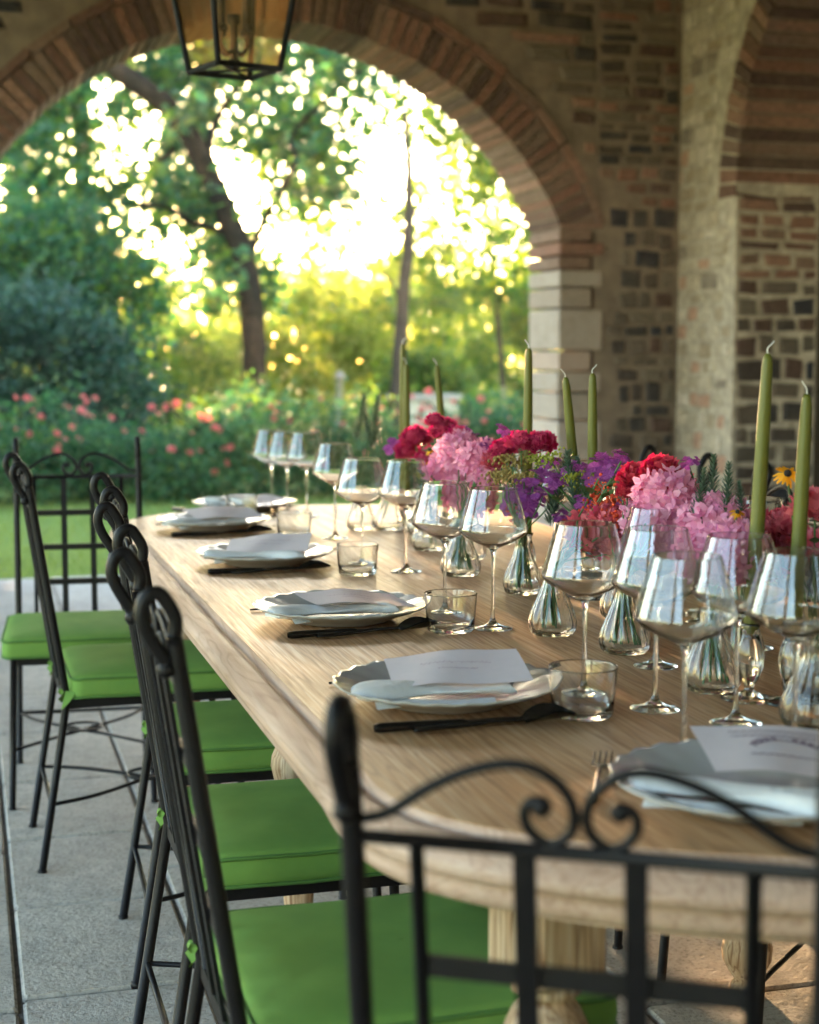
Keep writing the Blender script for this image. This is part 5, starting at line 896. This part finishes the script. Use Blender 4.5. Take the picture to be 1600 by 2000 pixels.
names = {'zinnia':'zinnia','carnation':'carnation','hydrangea':'hydrangea','aster':'aster','berry':'berry_sprig','rosemary':'rosemary_sprig','rudbeckia':'rudbeckia','budspray':'bud_sprig'}
fr = random.Random(77)
for i, (kd, x, y, z, r, v) in enumerate(HEADS):
    vx, vy = VASES[v]
    t = thing(names[kd], LAB[i], desc[kd][1], (x, y, z), 0, {'zinnia':'zinnias in the bud vases','carnation':'carnations in the bud vases','hydrangea':'hydrangea heads in the bud vases','aster':'asters in the bud vases','berry':'berry sprigs in the bud vases','rosemary':'rosemary sprigs in the bud vases','rudbeckia':'rudbeckias in the bud vases','budspray':'bud sprigs in the bud vases'}[kd])
    k = fr.randint(0, 1)
    if kd == 'zinnia': k = 0 if y > 3 else 1
    o = link(bpy.data.objects.new('bloom', BL[kd, k]), t); 
    if kd in ('berry','budspray','aster','hydrangea'): o['kind'] = 'stuff'
    if kd == 'rosemary':
        o.scale = (r*1.0, r*1.0, r*1.15); o.rotation_euler = (fr.uniform(-.15,.15), fr.uniform(-.22,.22), fr.uniform(0,6))
    elif kd == 'rudbeckia':
        o.scale = (r*1.05,)*3; o.rotation_euler = (R(fr.uniform(15,50)), fr.uniform(-.4,.4), fr.uniform(-.5,.5)); s_ = link(bpy.data.objects.new('seed_head', SEED), t); s_.scale = o.scale; s_.rotation_euler = o.rotation_euler
    else:
        o.scale = (r*{'hydrangea':1.85,'carnation':1.4,'aster':1.55,'zinnia':1.2}.get(kd, 1.4),)*3; o.rotation_euler = (R(fr.uniform(5,38)), fr.uniform(-.3,.3), fr.uniform(-.9,.5))
    b = MB(); nx, ny = vx-x+fr.uniform(-.007,.007), vy-y+fr.uniform(-.007,.007); bx, by_ = vx-x+fr.uniform(-.022,.022), vy-y+fr.uniform(-.022,.022)
    P = smooth_path([(0,0,-r*.25),(nx*.35,ny*.35,(TZ+.12-z)*.4),(nx,ny,TZ+.118-z),(bx,by_,TZ+.014-z)], 4)
    b.tube(P, .0016 if kd != 'hydrangea' else .0021, 5)
    if fr.random() < .6 and kd not in ('rosemary','berry'):
        p0 = Vector(P[3]); a = fr.uniform(0,6.28)
        for q in range(2):
            e = Vector((math.cos(a+q*2.2), math.sin(a+q*2.2), .4)); f = e.cross(Vector((0,0,1))).normalized(); L_ = .035
            b.add([tuple(p0), tuple(p0+e*L_*.5-f*.009), tuple(p0+e*L_), tuple(p0+e*L_*.5+f*.009)], [(0,1,2,3)])
    b.build('stem', M['stem'], t)

clab = ['tallest olive green taper candle near the right edge','olive green taper candle at the right picture edge','upright olive green taper candle before the stone wall','olive green taper candle leaning left before the stone wall','tall olive green taper candle in front of the arch jamb','leaning olive green taper candle behind the far zinnias','farther of the two overlapping far left tapers','nearer of the two overlapping far left tapers']
b = MB(); b.lathe([(.040,0),(.0415,.0015),(.038,.004),(.016,.008),(.0075,.014),(.007,.022),(.014,.032),(.0195,.048),(.0205,.062),(.018,.080),(.0125,.094),(.0105,.100),(.0135,.106),(.0145,.112),(.0128,.1125),(.0122,.106),(.0118,.090),(.0005,.088)], 30, (0,0,.0008)); HM = b.mesh('candle_holder', M['glass'])
for i, (x, y, zt, lean) in enumerate(CANDLES):
    L_ = zt-(TZ+.090); bx = x+lean
    put('candle_holder', HM, bx, y, TZ, 0, 'clear glass holder under the '+clab[i].replace('olive green ','').replace(' taper candle',' taper').replace(' before the stone wall','').replace('in front of the arch jamb','by the arch jamb'), 'candle holder', 'glass candle holders')
    t = thing('taper_candle', clab[i], 'candle', (bx, y, TZ+.0905), 0, 'olive green taper candles')
    t.rotation_euler = (0, -math.atan2(lean, L_), 0)
    b = MB(); b.lathe([(.0108,0),(.0112,.01),(.0108,L_*.4),(.0096,L_*.75),(.0080,L_-.020),(.0066,L_-.006),(.0035,L_)], 20); b.build('wax', M['candle'], t)
    q = rng.uniform(-1,1); b = MB(); b.tube(smooth_path([(0,0,L_-.002),(-.001,0,L_+.007),(-.006*(1 if q<.3 else -1),0,L_+.014),(-.009*(1 if q<.3 else -1),0,L_+.018)],3), .0011, 5); b.build('wick', M['wick'], t)

# ============================================================ GARDEN
def leaves(name, C, N, spread, size, mat, parent, aspect=.55, seed=0, droop=.3, kind=None):
    """C (k,3) clump centres, N leaves per clump, quads scattered through each clump's volume"""
    q = np.random.RandomState(seed); C = np.asarray(C, float); N = np.asarray(N, int)
    c = np.repeat(C, N, 0); n_ = len(c)
    sp = np.asarray(spread, float); sp = sp if sp.ndim else np.full(len(C), float(sp)); sp = np.repeat(sp, N)[:, None]
    p = c + q.normal(size=(n_,3))*sp*np.array([1,1,.85])
    d = q.normal(size=(n_,3)); d[:,2] = d[:,2]*.7-droop; d /= np.linalg.norm(d, axis=1)[:,None]
    e = q.normal(size=(n_,3)); e -= d*(e*d).sum(1)[:,None]; e /= np.linalg.norm(e, axis=1)[:,None]
    L_ = size*q.uniform(.6,1.3,n_)[:,None]
    V = np.stack([p, p+d*L_*.5-e*L_*aspect*.5, p+d*L_, p+d*L_*.5+e*L_*aspect*.5], 1).reshape(-1,3)
    me = bpy.data.meshes.new(name); me.vertices.add(len(V)); me.vertices.foreach_set('co', V.ravel())
    me.loops.add(len(V)); me.loops.foreach_set('vertex_index', np.arange(len(V)))
    me.polygons.add(n_); me.polygons.foreach_set('loop_start', np.arange(0, len(V), 4)); 
    me.materials.append(mat); me.update(calc_edges=True)
    o = link(bpy.data.objects.new(name, me), parent)
    if kind: o['kind'] = kind
    return o
def cl(s): return np.array([[float(v) for v in t.split(',')] for t in s.split()])
def trunk(parent, P, r0, r1, mat, name='trunk'):
    Q = smooth_path(P, 5); n_ = len(Q); b = MB()
    Q = [q+Vector((rng.uniform(-1,1),rng.uniform(-1,1),0))*r0*.08 for q in Q]
    b.tube(Q, [(r0+(r1-r0)*i/(n_-1))*rng.uniform(.93,1.07) for i in range(n_)], 12); b.build(name, mat, parent)
def base(P): return [(P[0][0], P[0][1], -.05)]+[p for p in P if p[2] > .05]
t = thing('tree', 'big leaning tree with a thick curved trunk in the middle of the arch', 'tree', (TRUNK_MAIN[0][0], 20, 0))
def rel(P, o): return [(p[0]-o.location[0], p[1]-o.location[1], p[2]-o.location[2]) for p in P]
trunk(t, rel(base(TRUNK_MAIN), t), .165, .13, M['bark'])
for Lm in LIMB_MAIN:
    Lr = rel(Lm, t); Lr = [(x, y+.25*k*(1 if i_ % 2 else -1), z) for i_, (k, (x,y,z)) in enumerate(zip(range(len(Lr)), Lr))]
    trunk(t, Lr, .055, .02, M['bark'], 'limb')
def crown(parent, S, mat, size, mult, spread, seed, name='crown'):
    mult *= 1.5; A = cl(S); C = A[:,:3]-np.array(parent.location)[None]; return leaves(name, C, np.maximum(1, (A[:,3]*mult)).astype(int), spread, size, mat, parent, seed=seed)
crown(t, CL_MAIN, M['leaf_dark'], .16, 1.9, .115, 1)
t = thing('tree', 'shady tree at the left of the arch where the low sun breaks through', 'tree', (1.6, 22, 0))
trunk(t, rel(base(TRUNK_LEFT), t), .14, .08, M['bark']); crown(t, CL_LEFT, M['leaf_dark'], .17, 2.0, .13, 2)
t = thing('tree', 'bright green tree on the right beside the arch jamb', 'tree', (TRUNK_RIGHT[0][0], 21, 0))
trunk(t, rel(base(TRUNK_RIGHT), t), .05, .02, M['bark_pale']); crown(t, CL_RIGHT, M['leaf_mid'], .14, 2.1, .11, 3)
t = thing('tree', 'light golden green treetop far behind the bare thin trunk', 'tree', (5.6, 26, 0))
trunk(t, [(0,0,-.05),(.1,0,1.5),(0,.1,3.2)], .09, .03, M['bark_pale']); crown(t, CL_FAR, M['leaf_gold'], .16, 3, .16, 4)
t = thing('tree', 'slender dead tree with a bare pointed top right of the big tree', 'tree', (TRUNK_SNAG[0][0], 19, 0))
trunk(t, rel(base(TRUNK_SNAG), t), .125, .035, M['bark_pale'])
for Lm in LIMB_SNAG: trunk(t, rel(Lm, t), .03, .012, M['bark_pale'], 'limb')

def shrub(label, x, y, z0, rx, ry, h, n, size, mat, seed, name='shrub', cat='shrub', lump=14, stem=True, grp=None):
    q = np.random.RandomState(seed); t = thing(name, label, cat, (x, y, 0), 0, grp)
    k = lump; u = q.normal(size=(k,3)); u /= np.linalg.norm(u, axis=1)[:,None]; u *= q.uniform(.35,1,k)[:,None]**.5
    C = np.stack([u[:,0]*rx, u[:,1]*ry, z0+(h-z0)*(.52+.42*u[:,2])], 1)
    leaves('foliage', C, np.full(k, n//k), np.full(k, .22*(rx*ry*h)**.333*.9)*q.uniform(.6,1.2,k), size, mat, t, seed=seed)
    if stem: trunk(t, [(0,0,-.05),(.05,0,h*.3),(-.05,0,h*.7)], .05, .02, M['bark'], 'stem')
    return t
# dark evergreen shrub behind the roses on the left, and the greenery climbing above it
q = np.random.RandomState(8)
t = thing('shrub', 'large dark evergreen shrub filling the lower left behind the rose bed', 'shrub', (.75, 17.2, 0))
C = np.stack([q.uniform(-1.6,1.15,150), q.uniform(-1.0,1.0,150), q.uniform(.1,1.9,150)], 1); C = C[(C[:,2] < 1.95-.25*np.abs(C[:,0]+.4)**2)]
leaves('foliage', C, np.full(len(C), 170), .17, .085, M['leaf_yew'], t, seed=9)
trunk(t, [(0,0,-.05),(.1,0,.8),(0,.1,1.5)], .07, .03, M['bark'], 'stem')
t = thing('shrub', 'tall deep green shrub with brighter tips above the dark evergreen', 'shrub', (.9, 19.2, 0))
C = np.stack([q.uniform(-2.2,1.5,170), q.uniform(-.8,.8,170), q.uniform(1.2,3.0,170)], 1); C = C[(C[:,2] < 3.0-.45*np.clip(C[:,0],0,9)**1.6)]
leaves('foliage', C, np.full(len(C), 90), .2, .12, M['leaf_dark'], t, seed=10)
trunk(t, [(0,0,-.05),(.1,0,1.0),(0,.1,2.2)], .08, .04, M['bark'], 'stem')
# sunlit shrubs beyond the trees
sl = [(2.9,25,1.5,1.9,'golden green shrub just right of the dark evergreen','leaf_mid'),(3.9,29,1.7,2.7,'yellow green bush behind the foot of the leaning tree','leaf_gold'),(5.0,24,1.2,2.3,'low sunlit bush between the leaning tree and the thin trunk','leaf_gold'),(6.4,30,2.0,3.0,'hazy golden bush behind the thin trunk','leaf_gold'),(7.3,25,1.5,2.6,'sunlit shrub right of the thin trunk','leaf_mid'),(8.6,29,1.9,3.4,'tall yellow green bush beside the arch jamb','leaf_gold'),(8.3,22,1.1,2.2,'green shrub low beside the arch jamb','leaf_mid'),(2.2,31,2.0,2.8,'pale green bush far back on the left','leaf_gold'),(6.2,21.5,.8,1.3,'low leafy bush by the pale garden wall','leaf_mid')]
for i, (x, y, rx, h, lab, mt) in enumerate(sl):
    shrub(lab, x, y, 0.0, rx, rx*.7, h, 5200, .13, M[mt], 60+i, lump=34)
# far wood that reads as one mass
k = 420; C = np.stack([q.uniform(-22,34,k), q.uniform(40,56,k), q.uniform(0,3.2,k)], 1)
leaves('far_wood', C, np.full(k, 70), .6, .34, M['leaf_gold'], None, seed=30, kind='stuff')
# rose bed along the lawn
b = MB(); petals(b, 26, 1, .8, .5, 9, .8, .3); ROSE = b.mesh('rose_bloom', M['p_rose'])
rb = [(-.6,14.4),(.35,14.1),(1.25,14.3),(2.05,14.05),(2.9,14.35),(3.75,14.1),(4.6,14.4),(5.4,14.3)]
rn = ['cut by the left picture edge','behind the far chair back','right of the far chair back','left of the far glasses','behind the far end glasses','behind the far candles','behind the tall candle','by the arch jamb']
for i, (x, y) in enumerate(rb):
    t = thing('rose_bush', 'rose bush with small coral pink blooms '+rn[i], 'rose bush', (x, y, 0), 0, 'rose bushes along the lawn')
    qq = np.random.RandomState(100+i); k = 46
    hx = qq.uniform(-.52,.52,k); C = np.stack([hx, qq.uniform(-.5,.55,k), qq.uniform(.05,1,k)*(.62+.16*np.sin(hx*5+i*2)+.08*np.sin(hx*13+i))], 1)
    leaves('foliage', C, np.full(k, 105), .12, .055, M['leaf_rose'], t, aspect=.7, seed=200+i)
    if i % 2 or i > 2: ft = leaves('foliage_tips', C[:12]+np.array([0,.1,.16]), np.full(12, 40), .09, .05, M['leaf_mid'], t, aspect=.7, seed=300+i); ft['kind'] = 'stuff'
    b = MB()
    for s in range(5): b.tube(smooth_path([(qq.uniform(-.15,.15),qq.uniform(-.1,.1),-.05),(qq.uniform(-.3,.3),qq.uniform(-.2,.2),.4),(qq.uniform(-.45,.45),qq.uniform(-.3,.3),.8)],4), .008, 5)
    b.build('canes', M['bark'], t)
    for s in range(20):
        a = ROSE; o = link(bpy.data.objects.new('rose_bloom', a), t)
        o.location = (qq.uniform(-.5,.5), qq.uniform(-.62,-.1) if s < 13 else qq.uniform(-.3,.4), qq.uniform(.22,.78) if s < 13 else qq.uniform(.6,.9)); r_ = qq.uniform(.018,.046); o.scale = (r_,r_,r_*.85); o.rotation_euler = (qq.uniform(.3,1.2), qq.uniform(-.5,.5), qq.uniform(-1,1))
# grass
k = 60000; gx = nr.uniform(-1.5,6.5,k); gy = 9.06+(nr.uniform(0,1,k)**1.3)*5.0; P = np.stack([gx,gy,np.full(k,-.03)],1)
h = nr.uniform(.02,.05,k); an = nr.uniform(0,6.28,k); wv = np.stack([np.cos(an),np.sin(an),0*an],1)*.0035; lean = np.stack([nr.normal(0,.012,k),nr.normal(0,.012,k),h],1)
V = np.stack([P-wv,P+wv,P+lean],1).reshape(-1,3)
me = bpy.data.meshes.new('grass'); me.vertices.add(len(V)); me.vertices.foreach_set('co', V.ravel()); me.loops.add(len(V)); me.loops.foreach_set('vertex_index', np.arange(len(V)))
me.polygons.add(k); me.polygons.foreach_set('loop_start', np.arange(0,len(V),3)); me.materials.append(M['grass']); me.update(calc_edges=True)
go = link(bpy.data.objects.new('grass', me)); go['kind'] = 'stuff'
# pale garden wall and posts
gw = thing('garden_wall', 'low pale garden wall with a white coping beyond the thin trunk', 'wall', (5.9, 20.2, 0))
b = MB(); b.box((0,0,.30),(.9,.25,.66)); b.build('wall_body', M['plaster'], gw); b = MB(); b.box((0,-.01,.67),(.96,.32,.07),0,.01); b.build('coping', M['block'], gw)
for (x, y, z1_, tx, lab) in ((4.28,18.2,.93,.03,'pale garden post with a round knob left of the thin trunk'),(6.3,18.2,.84,-.09,'pale slanting garden post near the arch jamb')):
    p = thing('garden_post', lab, 'post', (x, y, 0)); b = MB(); b.tube([(tx*-2,0,-.05),(0,0,z1_)], [.05,.038], 10); b.build('post', M['block'], p)
    if tx > 0: b = MB(); b.ball((0,0,z1_+.05), .06, 12); b.build('knob', M['block'], p)

# the evening air
HAZE = .0005
b = MB(); b.box((0, 40, 4.0), (182, 164, 10.2)); hz_ = b.build('haze', None); hz_['kind'] = 'stuff'
m = bpy.data.materials.new('evening_haze'); m.use_nodes = True; n = m.node_tree; n.nodes.clear()
pv = nd(n, 'ShaderNodeVolumePrincipled'); pv.inputs['Density'].default_value = HAZE; pv.inputs['Color'].default_value = (.95,.93,.86,1); pv.inputs['Anisotropy'].default_value = .55
o = nd(n, 'ShaderNodeOutputMaterial'); n.links.new(pv.outputs[0], o.inputs['Volume']); hz_.data.materials.append(m)
